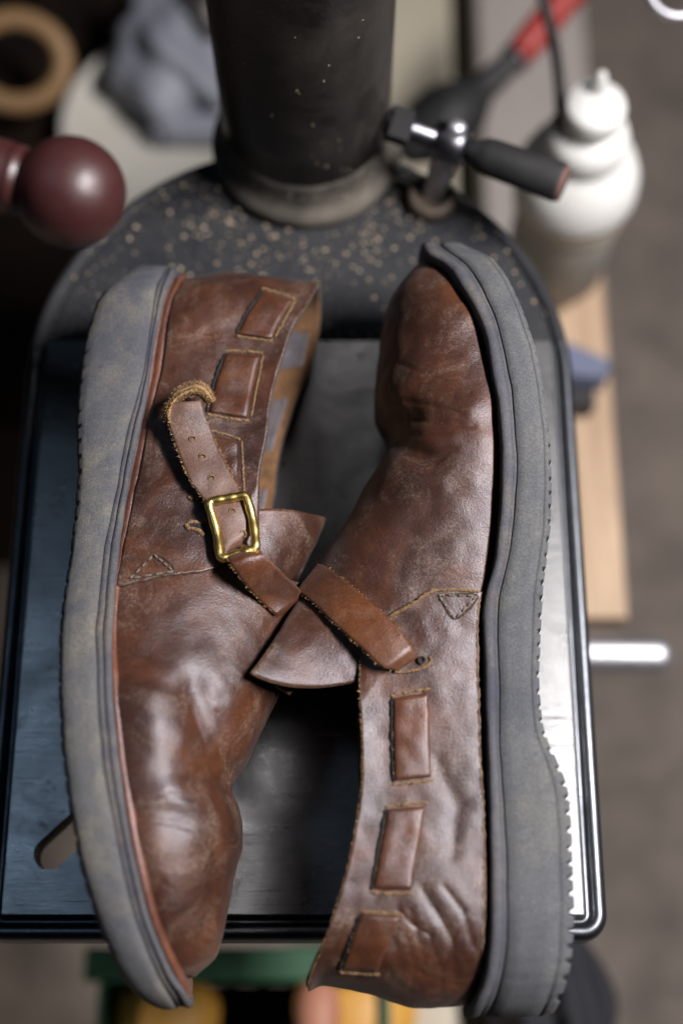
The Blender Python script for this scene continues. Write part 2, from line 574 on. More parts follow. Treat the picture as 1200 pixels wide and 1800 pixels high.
dr = (pr - pl).normalized()
Lr = (pr - pl).length
pf = [(0.0052, 0.004)]
h = 0.006
while h < Lr:
    pf += [(0.0056, h), (0.0047, h + 0.0009)]
    h += 0.0018
lathe('threaded_rod', pf, ['dark_steel'], clamp, pl, dr, 24)
lathe('rod_nut', [(0.0085, Lr - 0.012), (0.0085, Lr - 0.002)], ['black_plastic'], clamp, pl, dr, 6, False)

# ------------------------------------------------------------------ shoes
class Shoe:
    pass

def end_round(d, zone, n):
    """0 at the end, 1 from `zone` inwards"""
    t = np.clip(d / zone, 0, 1)
    return np.maximum(1 - (1 - t) ** n, 0) ** (1.0 / n)

W_S = pchip([0, .1, .25, .4, .55, .68, .8, .9, 1.0], [.0345, .0365, .0355, .0355, .0415, .0485, .0475, .0430, .036])

def make_profile(S):
    """half-width and centre height functions along y"""
    def sfrac(y, y_h, y_t):
        return np.clip((y - y_h) / (y_t - y_h), 0, 1)
    S.zc = lambda y: 0.0385 + 0.0122 * sstep(0.0, 0.75, sfrac(np.asarray(y, float), S.yh, S.yt))
    def wsole(y, ins=0.0):
        y = np.asarray(y, float)
        s = sfrac(y, S.yh, S.yt)
        E = end_round(np.abs(y - S.yh) - ins, 0.036, 2.3) * end_round(np.abs(y - S.yt) - ins, 0.055, 2.2)
        return np.maximum(W_S(s) - ins, 0.001) * E
    S.wsole = wsole
    def wup(y):
        y = np.asarray(y, float)
        s = sfrac(y, S.yh, S.yt)
        E = end_round(np.abs(y - S.yhu), 0.034, 2.2) * end_round(np.abs(y - S.ytu), 0.050, 2.1)
        inside = (y - S.yhu) * (y - S.ytu) <= 0
        return np.where(inside, (W_S(s) - S.inset) * E, 0.0)
    S.wup = wup

def rail(S, pts, zf):
    """turn a traced line into x(y) on the shoe"""
    xs, ys = [], []
    for px, py in pts:
        z = 0.08
        for _ in range(6):
            P = unproj(px, py, z)
            z = float(zf(P[1]))
        xs.append(P[0])
        ys.append(P[1])
    return pchip(ys, xs)

def zvis(S, y):
    """height used to place traced lines of the visible edge"""
    e = np.clip((np.asarray(y, float) - S.yh) / (S.yt - S.yh), 0.08, 0.93)
    return S.zc(y) + W_S(e)

def surf(S, y, tau):
    """base surface of the upper, camera side; tau 0 = at the welt, 1 = ridge"""
    y = np.asarray(y, float)
    tau = np.asarray(tau, float)
    xf, xr = S.xf(y), S.xr(y)
    zc = S.zc(y)
    wu = S.wup(y)
    Et = end_round(np.abs(y - S.ytu), S.toe_zone, 2.0)
    h = (xr - xf) * S.sg
    h = np.maximum(h, 0.004) * (0.05 + 0.95 * Et)
    v = S.vamp(y)                      # 1 in the vamp, 0 in the quarters
    z0 = zc + wu
    zr = zc + wu * (0.0 * v + 0.50 * (1 - v))
    a1 = 0.30 * v + 0.36 * (1 - v)
    b1 = (0.10 * v + 0.10 * (1 - v)) * wu
    a2 = -0.01 * v + 0.25 * (1 - v)
    b2 = 0.78 * v + 0.75 * (1 - v)
    X0, Z0 = xf, z0
    X1, Z1 = xf + S.sg * h * a1, z0 + b1
    X3, Z3 = xf + S.sg * h, zr
    X2, Z2 = X3 - S.sg * h * a2, zr + (z0 - zr) * b2
    t = np.clip(tau, 0, 1)
    B0, B1, B2, B3 = (1 - t) ** 3, 3 * t * (1 - t) ** 2, 3 * t * t * (1 - t), t ** 3
    X = B0 * X0 + B1 * X1 + B2 * X2 + B3 * X3
    Z = B0 * Z0 + B1 * Z1 + B2 * Z2 + B3 * Z3
    P = np.stack([X, np.broadcast_to(y, X.shape), Z], axis=-1)
    # folds and dents, worn in
    px, py = proj(P)
    q = np.stack([px, py], -1)
    amt = np.minimum(1, wu / 0.02)
    for pts, depth, sig in S.folds:
        pts = np.asarray(pts, float)
        best = np.full(px.shape, 1e9)
        for a, b in zip(pts[:-1], pts[1:]):
            ab = b - a
            tt = np.clip(((q - a) @ ab) / (ab @ ab), 0, 1)
            dd = np.linalg.norm(q - (a + tt[..., None] * ab), axis=-1)
            best = np.minimum(best, dd)
        P[..., 2] += depth * np.exp(-(best / sig) ** 2) * amt * (1 - np.broadcast_to(t, px.shape) ** 8)
    return P

def mirror(S, P):
    Q = P.copy()
    Q[..., 2] = 2 * S.zc(P[..., 1]) - P[..., 2]
    Q[..., 2] = np.maximum(Q[..., 2], 0.0035)
    return Q

def wob(V, amp, sc, seed):
    out = np.empty(len(V))
    for i, v in enumerate(V):
        out[i] = mnoise.noise(Vector((v[0] * sc + seed, v[1] * sc, v[2] * sc)))
    return out * amp

def sole_layer(S, name, xa, xb, fr, mats, parent, tooth=None, ns=420, midx=None):
    """a layer of the sole: rings at fractions between rails xa..xb, each with its own inset"""
    t = np.linspace(0, 1, ns)
    # dense sampling at both rounded ends
    t = 0.5 - 0.5 * np.cos(math.pi * t) if tooth is None else (0.30 * (0.5 - 0.5 * np.cos(math.pi * t)) + 0.70 * t)
    V = []
    for f, ins in fr:
        y = S.yh + (S.yt - S.yh) * t
        sgn = np.sign(S.yt - S.yh)
        yy = (S.yh + sgn * ins) + (S.yt - S.yh - 2 * sgn * ins) * t
        wv = S.wsole(y)
        wv = wv * (1 - ins / np.maximum(wv, 0.02))
        x = xa(yy) * (1 - f) + xb(yy) * f
        if tooth is not None and f > 0.93:
            x = x + S.sg * tooth(yy)
        zc = S.zc(yy)
        top = np.stack([x, yy, zc + wv], -1)
        bot = np.stack([x, yy, np.maximum(zc - wv, 0.0012 + ins * 0.3)], -1)
        V.append(np.concatenate([top, bot[::-1]]))
    V = np.array(V)
    nr_, npt = V.shape[0], V.shape[1]
    V = V.reshape(-1, 3)
    F_ = grid_faces(nr_, npt, True)
    mi = [midx(i // npt) if midx else 0 for i in range(len(F_))]
    for base, fl in ((0, False), ((nr_ - 1) * npt, True)):
        for k in range(ns - 1):
            q = (base + k, base + k + 1, base + npt - 2 - k, base + npt - 1 - k)
            F_.append(q if fl else q[::-1])
            mi.append(0)
    d = normals_of(V, F_[:10])
    # orientation: the top strip must face up
    k = ns // 2
    f0 = F_[k]
    nn = np.cross(V[f0[1]] - V[f0[0]], V[f0[2]] - V[f0[1]])
    if nn[2] < 0:
        F_ = [f[::-1] for f in F_]
    # small unevenness of hand-trimmed edges
    nz = wob(V, 0.0004, 60, 3.1 + len(name)) + wob(V, 0.00022, 260, 9.7)
    V[:, 2] += nz * np.sign(V[:, 2] - S.zc(V[:, 1])) * (V[:, 2] > 0.01)
    V[:, 0] += wob(V, 0.0003, 90, 5.0)
    return obj(name, V, F_, mats, parent, True, mi)

def build_bvh(S):
    ny, nt = 420, 120
    y = np.linspace(S.yhu, S.ytu, ny)
    t = np.linspace(0, 1, nt)
    Y, T = np.meshgrid(y, t, indexing='ij')
    P = surf(S, Y, T)
    S.gY, S.gT, S.gP = Y.ravel(), T.ravel(), P.reshape(-1, 3)
    S.gpx = np.stack(proj(S.gP), -1)
    S.bvh = BVHTree.FromPolygons([tuple(v) for v in S.gP], grid_faces(ny, nt))

def depth_at(S, px, py):
    d = ray(px, py)
    hit = S.bvh.ray_cast(Vector(CAM), Vector(d).normalized())
    if hit[0] is None:
        return None
    return hit[3] / np.linalg.norm(d)

def at_depth(px, py, k):
    return CAM + ray(px, py) * k

def param_at(S, px, py):
    """(y, tau) of the traced pixel on the base surface"""
    k = depth_at(S, px, py)
    if k is None:
        i = np.argmin(np.sum((S.gpx - [px, py]) ** 2, axis=1))
    else:
        P = at_depth(px, py, k)
        i = np.argmin(np.sum((S.gP - P) ** 2, axis=1))
    return S.gY[i], S.gT[i]

def quarter(S, seam, collar, parent):
    """the wrap-round rear part of the upper, seam to heel to seam"""
    cp = np.array([param_at(S, *p) for p in resample(collar, 40)])
    o = np.argsort(cp[:, 0])
    ys, ts = cp[o, 0], cp[o, 1]
    ker = np.ones(5) / 5
    ts = np.convolve(np.pad(ts, 2, mode='edge'), ker, 'valid')
    S.tc = lambda y: np.interp(y, ys, ts)
    sp = np.array([param_at(S, *p) for p in resample(seam, 30)])
    qv = np.clip(sp[:, 1] / S.tc(sp[:, 0]), 0, 1)
    o = np.argsort(qv)
    qs, yq = qv[o], sp[o, 0]
    nq, ns = 64, 220
    q = np.linspace(0, 1, nq)
    yse = np.interp(q, qs, yq)
    S.yse = lambda qq: np.interp(qq, qs, yq)
    s = np.linspace(0, 1, ns)
    s = s + 0.12 * np.sin(math.pi * s) * s      # denser at the heel
    s = s / s[-1]
    Sg, Q = np.meshgrid(s, q, indexing='ij')
    Y = yse[None, :] + (S.yhu - yse[None, :]) * Sg
    tau = Q * S.tc(Y)
    A = surf(S, Y, tau)
    B = mirror(S, A)
    A[..., 2] += 0.0042 * np.clip((Q - 0.55) / 0.45, 0, 1) ** 2 * np.clip(np.abs(Y - S.yhu) / 0.04, 0, 1) * np.clip(np.abs(Y - yse[None, :]) / 0.02, 0, 1)
    G = np.concatenate([A, B[::-1][1:]])
    # heel back line: slight curve
    G[..., 1] += S.heel_curve(Q[0])[None, :] * (1 - np.minimum(1, np.abs(G[..., 1] - S.yhu) / 0.03))
    n, m = G.shape[:2]
    V = G.reshape(-1, 3)
    F_ = grid_faces(n, m)
    N = normals_of(V, F_)
    if N[(ns // 3) * m + m // 2][2] < 0:
        F_ = [f[::-1] for f in F_]
        N = -N
    V = V + N * 0.0016
    V = V + N * (wob(V, 0.0007, 45, 2.0 + S.seed) + wob(V, 0.0004, 150, 4.0 + S.seed))[:, None]
    # collar and seam edges are hand-cut, a touch uneven
    V[:, 2] = np.maximum(V[:, 2], 0.0022)
    o = obj('quarter', V, F_, ['upper_leather', 'flesh_side', 'dark_edge'], parent)
    solidify(o, 0.0024, -1, 2, 1)
    S.qV, S.qF = V, F_
    S.bvh_q = BVHTree.FromPolygons([tuple(v) for v in V], F_)
    S.qshape = (n, m, ns)
    return o

def vamp(S, tail, parent):
    """closed front of the upper, from the toe back under the quarters"""
    tp = np.array([param_at(S, *p) for p in resample(tail, 30)])
    o = np.argsort(tp[:, 1])
    tq, ty = tp[o, 1], tp[o, 0]
    nt, ns = 84, 260
    q = np.linspace(0, 1, nt)
    ye = np.interp(q, tq, ty)
    s = np.linspace(0, 1, ns)
    s = 1 - (1 - s) ** 1.0
    s = (1 - np.cos(s * math.pi / 2)) * 0.35 + s * 0.65
    Sg, Q = np.meshgrid(s, q, indexing='ij')
    yt0 = S.ytu + np.sign(S.yhu - S.ytu) * 0.0007
    Y = yt0 + (ye[None, :] - yt0) * Sg
    A = surf(S, Y, Q)
    B = mirror(S, A)
    G = np.concatenate([A, B[:, ::-1][:, 1:]], axis=1)
    n, m = G.shape[:2]
    V = G.reshape(-1, 3)
    F_ = grid_faces(n, m)
    N = normals_of(V, F_)
    k = (n // 2) * m + nt // 3
    if N[k][2] < 0:
        F_ = [f[::-1] for f in F_]
        N = -N
    V = V + N * (wob(V, 0.0006, 40, 7.0 + S.seed) + wob(V, 0.0004, 130, 1.0 + S.seed))[:, None]
    V[:, 2] = np.maximum(V[:, 2], 0.0015)
    o = obj('vamp', V, F_, ['upper_leather', 'flesh_side', 'raw_edge'], parent)
    solidify(o, 0.0022, -1, 2, 1)
    S.bvh_v = BVHTree.FromPolygons([tuple(v) for v in V], F_)
    return o

def depth_q(S, px, py, which='q'):
    d = ray(px, py)
    dn = Vector(d).normalized()
    best = None
    for bv in ([S.bvh_q, S.bvh_v] if which == 'qv' else [S.bvh_q] if which == 'q' else [S.bvh_v]):
        hit = bv.ray_cast(Vector(CAM), dn)
        if hit[0] is not None:
            k = hit[3] / np.linalg.norm(d)
            best = k if best is None else min(best, k)
    return best

def band(S, name, eL, eR, n, m, lift, mats, parent, thick=0.002, which='qv', smooth=6, fallback=None, edge=0.0, rim=2, back=1, extra=None, pxjit=0.0):
    """strip of leather between two traced edges, laid on the shoe and lifted towards the viewer"""
    L, R = resample(eL, n), resample(eR, n)
    u = np.linspace(0, 1, m)
    PX = L[:, None, :] * (1 - u)[None, :, None] + R[:, None, :] * u[None, :, None]
    if pxjit:
        for i in range(n):
            PX[i, 0] += rng.normal(0, pxjit, 2)
            PX[i, -1] += rng.normal(0, pxjit, 2)
    K = np.full((n, m), np.nan)
    for i in range(n):
        for j in range(m):
            k = depth_q(S, PX[i, j, 0], PX[i, j, 1], which)
            if k is not None:
                K[i, j] = k
    if fallback is not None:
        for i in range(n):
            for j in range(m):
                zf = fallback(i / (n - 1), j / (m - 1))
                if zf is not None:
                    d = ray(*PX[i, j])
                    kf = (zf - CAM[2]) / d[2]
                    K[i, j] = kf if np.isnan(K[i, j]) else (min(K[i, j], kf) if fallback.__name__ != 'force' else kf)
    # fill holes with the neighbours
    for _ in range(200):
        bad = np.isnan(K)
        if not bad.any():
            break
        Pd = np.pad(K, 1, constant_values=np.nan)
        st = np.stack([Pd[:-2, 1:-1], Pd[2:, 1:-1], Pd[1:-1, :-2], Pd[1:-1, 2:]])
        with np.errstate(all='ignore'):
            mean = np.nanmean(st, axis=0)
        K[bad] = mean[bad]
    for _ in range(smooth):
        Pd = np.pad(K, 1, mode='edge')
        K = 0.5 * K + 0.125 * (Pd[:-2, 1:-1] + Pd[2:, 1:-1] + Pd[1:-1, :-2] + Pd[1:-1, 2:])
    V = np.zeros((n, m, 3))
    for i in range(n):
        for j in range(m):
            d = ray(*PX[i, j])
            V[i, j] = CAM + d * (K[i, j] - lift(i / (n - 1), j / (m - 1)) / np.linalg.norm(d))
    if extra is not None:
        V = extra(V)
        n = V.shape[0]
    Vf = V.reshape(-1, 3)
    F_ = grid_faces(n, m)
    N = normals_of(Vf, F_)
    mid_ = (n // 2) * m + m // 2
    if N[mid_] @ (CAM - Vf[mid_]) < 0:
        F_ = [f[::-1] for f in F_]
        N = -N
    Vf = Vf + N * wob(Vf, 0.00035, 180, 3.3)[:, None]
    o = obj(name, Vf, F_, mats, parent)
    if thick:
        solidify(o, thick, -1, rim, back)
    o['grid'] = 0
    del o['grid']
    return o, V

def strand(S, name, pts, rad, mats, parent, lift=0.0002, n=60, jit=0.0, which='qv', seg=8):
    P = resample(pts, n)
    out = []
    k0 = None
    for p in P:
        k = depth_q(S, p[0], p[1], which)
        k = k if k is not None else k0
        if k is None:
            continue
        k0 = k
        d = ray(*p)
        out.append(CAM + d * (k - lift / np.linalg.norm(d)) + rng.normal(0, 1, 3) * jit)
    if len(out) < 3:
        print('STRAND MISS', name, pts)
        return None
    rr = [rad * (0.75 + 0.5 * random.random()) for _ in out]
    rr[0] = rr[-1] = rad * 0.3
    return tube(name, out, rr, mats, parent, seg)

def fibres(name, paths, parent, per=5, length=0.0016, mat='fibre', wid=0.00012):
    """torn leather fibres sticking out of raw edges: one part"""
    V, F_ = [], []
    for P, out in paths:
        P = np.asarray(P)
        for i in range(len(P) - 1):
            for _ in range(per):
                t = random.random()
                b = P[i] * (1 - t) + P[i + 1] * t
                d = out + rng.normal(0, 0.55, 3)
                d /= np.linalg.norm(d)
                l = length * random.uniform(0.25, 1.15)
                s = np.cross(d, rng.normal(0, 1, 3))
                s /= np.linalg.norm(s)
                e = b + d * l + rng.normal(0, 0.2, 3) * l
                m_ = b + d * l * 0.5 + rng.normal(0, 0.15, 3) * l
                w_ = wid * random.uniform(0.7, 1.6)
                k = len(V)
                V += [b - s * w_, b + s * w_, m_ + s * w_ * 0.8, m_ - s * w_ * 0.8, e]
                F_ += [(k, k + 1, k + 2, k + 3), (k + 3, k + 2, k + 4)]
    o = obj(name, V, F_, mat, parent, False)
    o['kind'] = 'stuff'
    return o

def slit_segment(S, name, c, parent, mats=('strap_leather', 'flesh_side', 'raw_edge'), hi=0.0019):
    """a run of the strap where it shows between two slits; c = corners a,b (start) d,c (end)"""
    a, b, cc, d = [np.array(p, float) for p in c]
    n, m = 26, 11
    def lift(t, u):
        e = min(t, 1 - t)
        up = sstep(0.0, 0.045, e)
        cr = 1 - (2 * u - 1) ** 4
        return float(-0.0022 * (1 - up) + hi * up * (0.72 + 0.28 * cr))
    o, V = band(S, name, [a, (a + d) / 2 + S.bow, d], [b, (b + cc) / 2 + S.bow, cc], n, m, lift, list(mats), parent, 0.0018, 'q', 3)
    e0, e1 = (a, d) if S.sg < 0 else (a, d)
    strand(S, 'gap_shade', [e0 + np.array([-2.0, 2.0]), (e0 + e1) / 2 + S.bow + np.array([-2.5, 0]), e1 + np.array([-2.0, -2.0])], 0.0008, 'filler', o, 0.0003, 30, 0.0001, 'q')  # near-black strand standing in for the shade in the gap beside the strap
    # lips of the slits at both ends and the pressed outline along one side
    for i, (p, q, sgn) in enumerate(((a, b, 1), (d, cc, -1))):
        dirn = (a - d) / np.linalg.norm(a - d) * sgn
        ext = (q - p) / np.linalg.norm(q - p)
        pts = [p - ext * 2 - dirn * 1.0, p + dirn * 1.8, (p + q) / 2 + dirn * 2.6, q + dirn * 1.8, q + ext * 3 - dirn * 1.0]
        strand(S, 'slit_lip', pts, 0.00055, 'raw_edge', o, 0.0001, 34, 0.00014, 'q')
    return o, V

# ================================================================== RIGHT-HAND SHOE (toe up in the picture)
def right_shoe():
    S = Shoe()
    S.sg, S.seed, S.inset = -1, 0.0, 0.0042
    S.toe_zone = 0.026
    S.bow = np.array([0.0, 0.0])
    S.yh = unproj(940, 1788, 0.040)[1]
    S.yt = unproj(820, 409, 0.078)[1] + 0.006
    S.yhu = unproj(700, 1757, 0.040)[1]
    S.ytu = unproj(757, 440, 0.074)[1] + 0.005
    make_profile(S)
    zv = lambda y: zvis(S, y)
    zu = lambda y: zvis(S, y) - 0.004
    tread = rail(S, [(842, 406), (866, 430), (888, 468), (909, 515), (928, 566), (942, 610), (952, 658), (960, 712), (967, 763), (970, 814), (970, 865), (968, 915), (963, 966),
                     (958, 1013), (953, 1067), (950, 1133), (948, 1187), (950, 1222), (954, 1267), (964, 1302), (981, 1338), (994, 1373), (1001, 1409), (1005, 1467), (1008, 1533), (1010, 1600), (1009, 1667), (1005, 1720), (998, 1764)], zv)
    crack = rail(S, [(792, 416), (825, 458), (843, 492), (864, 542), (879, 587), (892, 644), (901, 695), (905, 746), (908, 814), (905, 881), (899, 949), (886, 1009), (876, 1060), (875, 1133), (878, 1222),
                     (878, 1311), (884, 1400), (889, 1489), (891, 1578), (890, 1667), (880, 1747), (872, 1773)], zv)
    weltin = rail(S, [(760, 430), (786, 454), (809, 495), (833, 539), (854, 593), (865, 654), (876, 712), (881, 780), (881, 848), (877, 915), (869, 983), (852, 1050), (849, 1080), (851, 1133), (853, 1222), (856, 1311),
                      (860, 1400), (862, 1489), (863, 1578), (860, 1667), (849, 1733), (838, 1760)], zv)
    S.xf = rail(S, [(772, 445), (786, 465), (809, 519), (830, 559), (843, 610), (857, 668), (864, 729), (867, 797), (864, 881), (859, 949), (853, 997), (847, 1035), (841, 1067), (838, 1133), (840, 1222), (842, 1311),
                    (848, 1400), (851, 1489), (852, 1578), (849, 1667), (842, 1720), (834, 1745)], zu)
    zcen = lambda y: S.zc(y) + 0.004
    S.xr = rail(S, [(705, 470), (691, 505), (677, 549), (667, 600), (662, 644), (659, 678), (657, 715), (668, 748), (684, 778), (665, 820), (640, 860), (605, 925), (560, 990), (530, 1060), (512, 1150), (500, 1300), (480, 1450), (445, 1600), (405, 1740)], zcen)
    yv0, yv1 = unproj(700, 1010, 0.09)[1], unproj(650, 1180, 0.09)[1]
    S.vamp = lambda y: sstep(yv1, yv0, y)
    S.folds = [([(655, 748), (695, 770), (730, 795), (760, 812)], -0.0030, 24), ([(650, 700), (700, 692), (760, 712), (820, 720)], 0.0012, 28),
               ([(670, 735), (735, 738), (800, 735)], -0.0010, 14), ([(690, 812), (740, 782), (790, 770)], 0.0008, 16),
               ([(688, 704), (750, 712), (815, 730)], -0.0005, 5), ([(700, 728), (770, 745), (832, 748)], -0.0005, 5), ([(700, 758), (745, 766), (790, 760)], -0.0005, 5), ([(720, 786), (760, 796), (800, 790)], -0.0004, 5),
               ([(700, 640), (760, 660), (825, 690)], -0.0003, 5),
               ([(690, 560), (760, 600), (830, 640)], -0.0010, 30), ([(700, 840), (760, 830)], 0.0016, 28),
               ([(740, 1560), (790, 1640), (800, 1720)], -0.0006, 10), ([(720, 1600), (745, 1680), (735, 1735)], -0.0005, 8), ([(765, 1600), (820, 1690)], -0.0004, 9),
               ([(690, 1640), (705, 1700)], -0.0004, 9), ([(712, 1640), (728, 1690), (722, 1740)], -0.0005, 6), ([(752, 1640), (776, 1700), (770, 1750)], -0.0005, 6), ([(700, 1600), (722, 1625), (760, 1640)], -0.0005, 6),
               ([(735, 1700), (760, 1712), (800, 1722)], -0.0004, 6), ([(780, 1560), (812, 1600), (830, 1660)], -0.0005, 7), ([(740, 1740), (700, 1728)], -0.0004, 6), ([(770, 1340), (800, 1420), (795, 1500)], -0.0008, 16)]
    hc = pchip([0, .15, .3, .45, .6, .75, .9, 1.0], [0, -.0010, -.0014, .0008, .0036, .0055, .0064, .0042])
    S.heel_curve = lambda q: hc(q)
    build_bvh(S)
    root = thing('leather_shoe', (unproj(880, 1100, 0)[0], unproj(880, 1100, 0)[1], 0.0), 'brown leather shoe lying toe away, sole to the right, with darker grey sole', 'shoe', 'pair of brown leather shoes')
    # sole
    def tooth(y):
        ph = ((y - S.yh) / 0.0056 + 0.12 * np.sin(y * 230)) % 1.0
        dpt = 0.0025 * sstep(unproj(900, 740, 0.09)[1], unproj(900, 900, 0.09)[1], y) + 0.0002
        nz = 0.85 + 0.15 * np.sin(y * 900) * np.sin(y * 370 + 1)
        return dpt * nz * np.where(ph < 0.34, np.sin(np.pi * ph / 0.34) ** 0.4, 0)
    out = sole_layer(S, 'outsole', crack, tread, [(-0.01, 0.006), (0.0, 0.0009), (0.03, 0.0), (0.25, -0.0002), (0.55, -0.0002), (0.77, 0.0001), (0.785, 0.0008), (0.80, 0.0002), (0.86, 0.0005), (0.93, 0.0006), (0.935, 0.0007), (0.985, 0.0012), (1.0, 0.0019)],
                     ['sole_rubber'], root, tooth, 1500)
    weltr = sole_layer(S, 'welt', weltin, crack, [(0.0, 0.007), (0.0, 0.0016), (0.07, 0.0003), (0.25, -0.0004), (0.55, -0.0003), (0.72, 0.0006), (0.80, 0.0002), (0.93, 0.0004), (0.99, 0.0014), (1.0, 0.006)], ['welt_rubber'], root, None, 420)
    inner = lambda y: S.xf(y) - 0.004
    weltin2 = lambda y: weltin(y) + 0.003
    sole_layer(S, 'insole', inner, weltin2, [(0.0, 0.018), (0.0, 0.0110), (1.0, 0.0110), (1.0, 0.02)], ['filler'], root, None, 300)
    quarter(S, [(846, 1040), (812, 1037), (770, 1037), (750, 1044), (724, 1062), (680, 1084), (655, 1115), (637, 1146)],
            [(637, 1146), (632, 1190), (632, 1250), (635, 1320), (633, 1400), (621, 1470), (610, 1530), (590, 1600), (570, 1660), (550, 1712), (541, 1740)], root)
    vamp(S, [(846, 1056), (770, 1056), (724, 1082), (690, 1095), (650, 1110), (600, 1060), (562, 990)], root)
    # tongue: the vamp's free end
    rightz = 0.0
    def ton(t, u):
        zl = 0.050 + 0.036 * t
        k = depth_at(S, 690 - 40 * t, 1080 + 110 * t)
        zr_ = at_depth(690 - 40 * t, 1080 + 110 * t, k)[2] - 0.001
        return zl + (zr_ - zl) * math.sin(min(1.0, u * 1.02) * math.pi / 2) ** 0.75
    ton.__name__ = 'force'
    band(S, 'tongue', [(557, 985), (531, 1040), (490, 1110), (443, 1182)], [(712, 1050), (700, 1090), (690, 1140), (668, 1190)], 40, 26, lambda t, u: -0.006 * math.sin(math.pi * u) * 0 + 0.0018 * math.sin(math.pi * t) * (1 - u), ['upper_leather', 'flesh_side', 'raw_edge'], root, 0.0024, 'qv', 2, ton,
         extra=lambda V: bulge_end(V, 12))
    def ton2(t, u):
        return 0.036 + 0.022 * t + 0.006 * u
    ton2.__name__ = 'force'
    band(S, 'tongue_lining', [(540, 1040), (500, 1120), (453, 1189)], [(600, 1090), (570, 1150), (508, 1218)], 20, 12, lambda t, u: 0.0, ['dark_edge', 'flesh_side', 'raw_edge'], root, 0.0016, 'qv', 2, ton2)
    # strap over the instep
    kq = depth_q(S, 735, 1168, 'q')
    zq = at_depth(735, 1168, kq)[2]
    def stz(t, u):
        return 0.060 + (zq + 0.0012 - 0.060) * math.sin(min(1.0, t * 1.02) * math.pi / 2) ** 0.62
    stz.__name__ = 'force'
    def wrap(V):
        first = V[0]
        rows = []
        for k in range(7, 0, -1):
            r_ = first.copy()
            r_[:, 2] -= 0.0065 * k
            r_[:, 0] -= 0.0018 * math.sin(k / 7 * math.pi / 2) - 0.0011 * k * k / 7
            rows.append(r_)
        return np.concatenate([np.array(rows), V])
    so, SV = band(S, 'instep_strap', [(558, 990), (573, 996), (608, 1022), (652, 1058), (686, 1088), (713, 1122), (734, 1156)],
                  [(521, 1038), (552, 1062), (580, 1090), (620, 1126), (645, 1149), (668, 1170), (698, 1180)], 44, 13,
                  lambda t, u: 0.0034 - 0.0036 * float(sstep(0.90, 1.0, t)) + 0.0006 * (1 - (2 * u - 1) ** 2), ['strap_leather', 'flesh_side', 'raw_edge'], root, 0.0021, 'qv', 10, stz, extra=wrap)
    strand(S, 'slit_lip', [(690, 1181), (715, 1181), (738, 1176), (752, 1169), (757, 1160), (754, 1154)], 0.0006, 'raw_edge', so, 0.0004, 40, 0.00006, 'q')
    hole_at(S, (741, 1160), 0.0010, so, 0.0014, rim='dark_edge')
    fibres('edge_fibres', [(SV[8:, 0], np.array([0.3, 0.5, 0.5])), (SV[8:, -1], np.array([-0.3, -0.5, 0.4]))], so, 2, 0.0011)
    for c in ([(690, 1224), (752, 1213), (757, 1370), (693, 1377)], [(681, 1419), (748, 1413), (721, 1568), (655, 1567)], [(636, 1604), (702, 1610), (662, 1711), (599, 1707)]):
        o, V = slit_segment(S, 'strap_run', c, root)
        fibres('edge_fibres', [(V[2:-2, 0], np.array([-0.6, 0, 0.6]))], o, 1, 0.0009)
    # stitched triangle and seam edge
    seam_edge(S, [(842, 1040), (812, 1037), (770, 1037), (750, 1044), (724, 1062), (684, 1084)], root)
    stitches(S, [(770, 1046), (838, 1047), (799, 1088), (770, 1046)], root)
    # raw collar edge with fibres
    n, m, ns = S.qshape
    G = S.qV.reshape(n, m, 3)
    fibres('collar_fibres', [(G[6:ns:1, -1], np.array([-0.7, 0.0, 0.5]))], root, 2, 0.0010)
    lip_bottom(S, root, [(844, 1050), (840, 1067), (838, 1133), (840, 1222), (842, 1311), (847, 1400), (850, 1489), (850, 1578), (847, 1667), (841, 1715)])
    return S, root

def bulge_end(V, k):
    """curl the far corner of the tongue a little"""
    V = V.copy()
    n, m = V.shape[:2]
    for i in range(n):
        t = i / (n - 1)
        V[i, :, 1] -= 0.0032 * math.sin(math.pi * np.linspace(0, 1, m)[:, None][0, 0]) * t
        V[i, :, 1] -= 0.0050 * np.sin(math.pi * np.linspace(0, 1, m) ** 0.8) * t ** 6
    return V

def hole_at(S, p, r, parent, lift=0.0016, which='q', mat='filler', k=None, rim='raw_edge'):
    k = k if k is not None else depth_q(S, p[0], p[1], which)
    P = at_depth(p[0], p[1], k - lift)
    d = Vector(CAM - P).normalized()
    seg = 16
    a = d.orthogonal().normalized()
    b = d.cross(a)
    V = [P - np.array(d) * 0.0007]
    for rr, hh in ((r * 0.75, -0.0005), (r, 0.0001), (r * 1.25, 0.0003), (r * 1.50, 0.0001), (r * 1.65, -0.0006)):
        for q in range(seg):
            t = 2 * math.pi * q / seg
            jr = rr * random.uniform(0.9, 1.12)
            V.append(P + np.array(a) * jr * math.cos(t) + np.array(b) * jr * math.sin(t) + np.array(d) * hh)
    F_ = [(0, 1 + q, 1 + (q + 1) % seg) for q in range(seg)]
    mi = [0] * seg
    for ring in range(4):
        for q in range(seg):
            F_.append((1 + ring * seg + q, 1 + (ring + 1) * seg + q, 1 + (ring + 1) * seg + (q + 1) % seg, 1 + ring * seg + (q + 1) % seg))
            mi.append(0 if ring == 0 else 1)
    return obj('punched_hole', V, F_, [mat, rim], parent, True, mi)

def seam_edge(S, pts, parent):
    strand(S, 'seam_edge', pts, 0.00065, 'raw_edge', parent, 0.0001, 70, 0.00008, 'q')

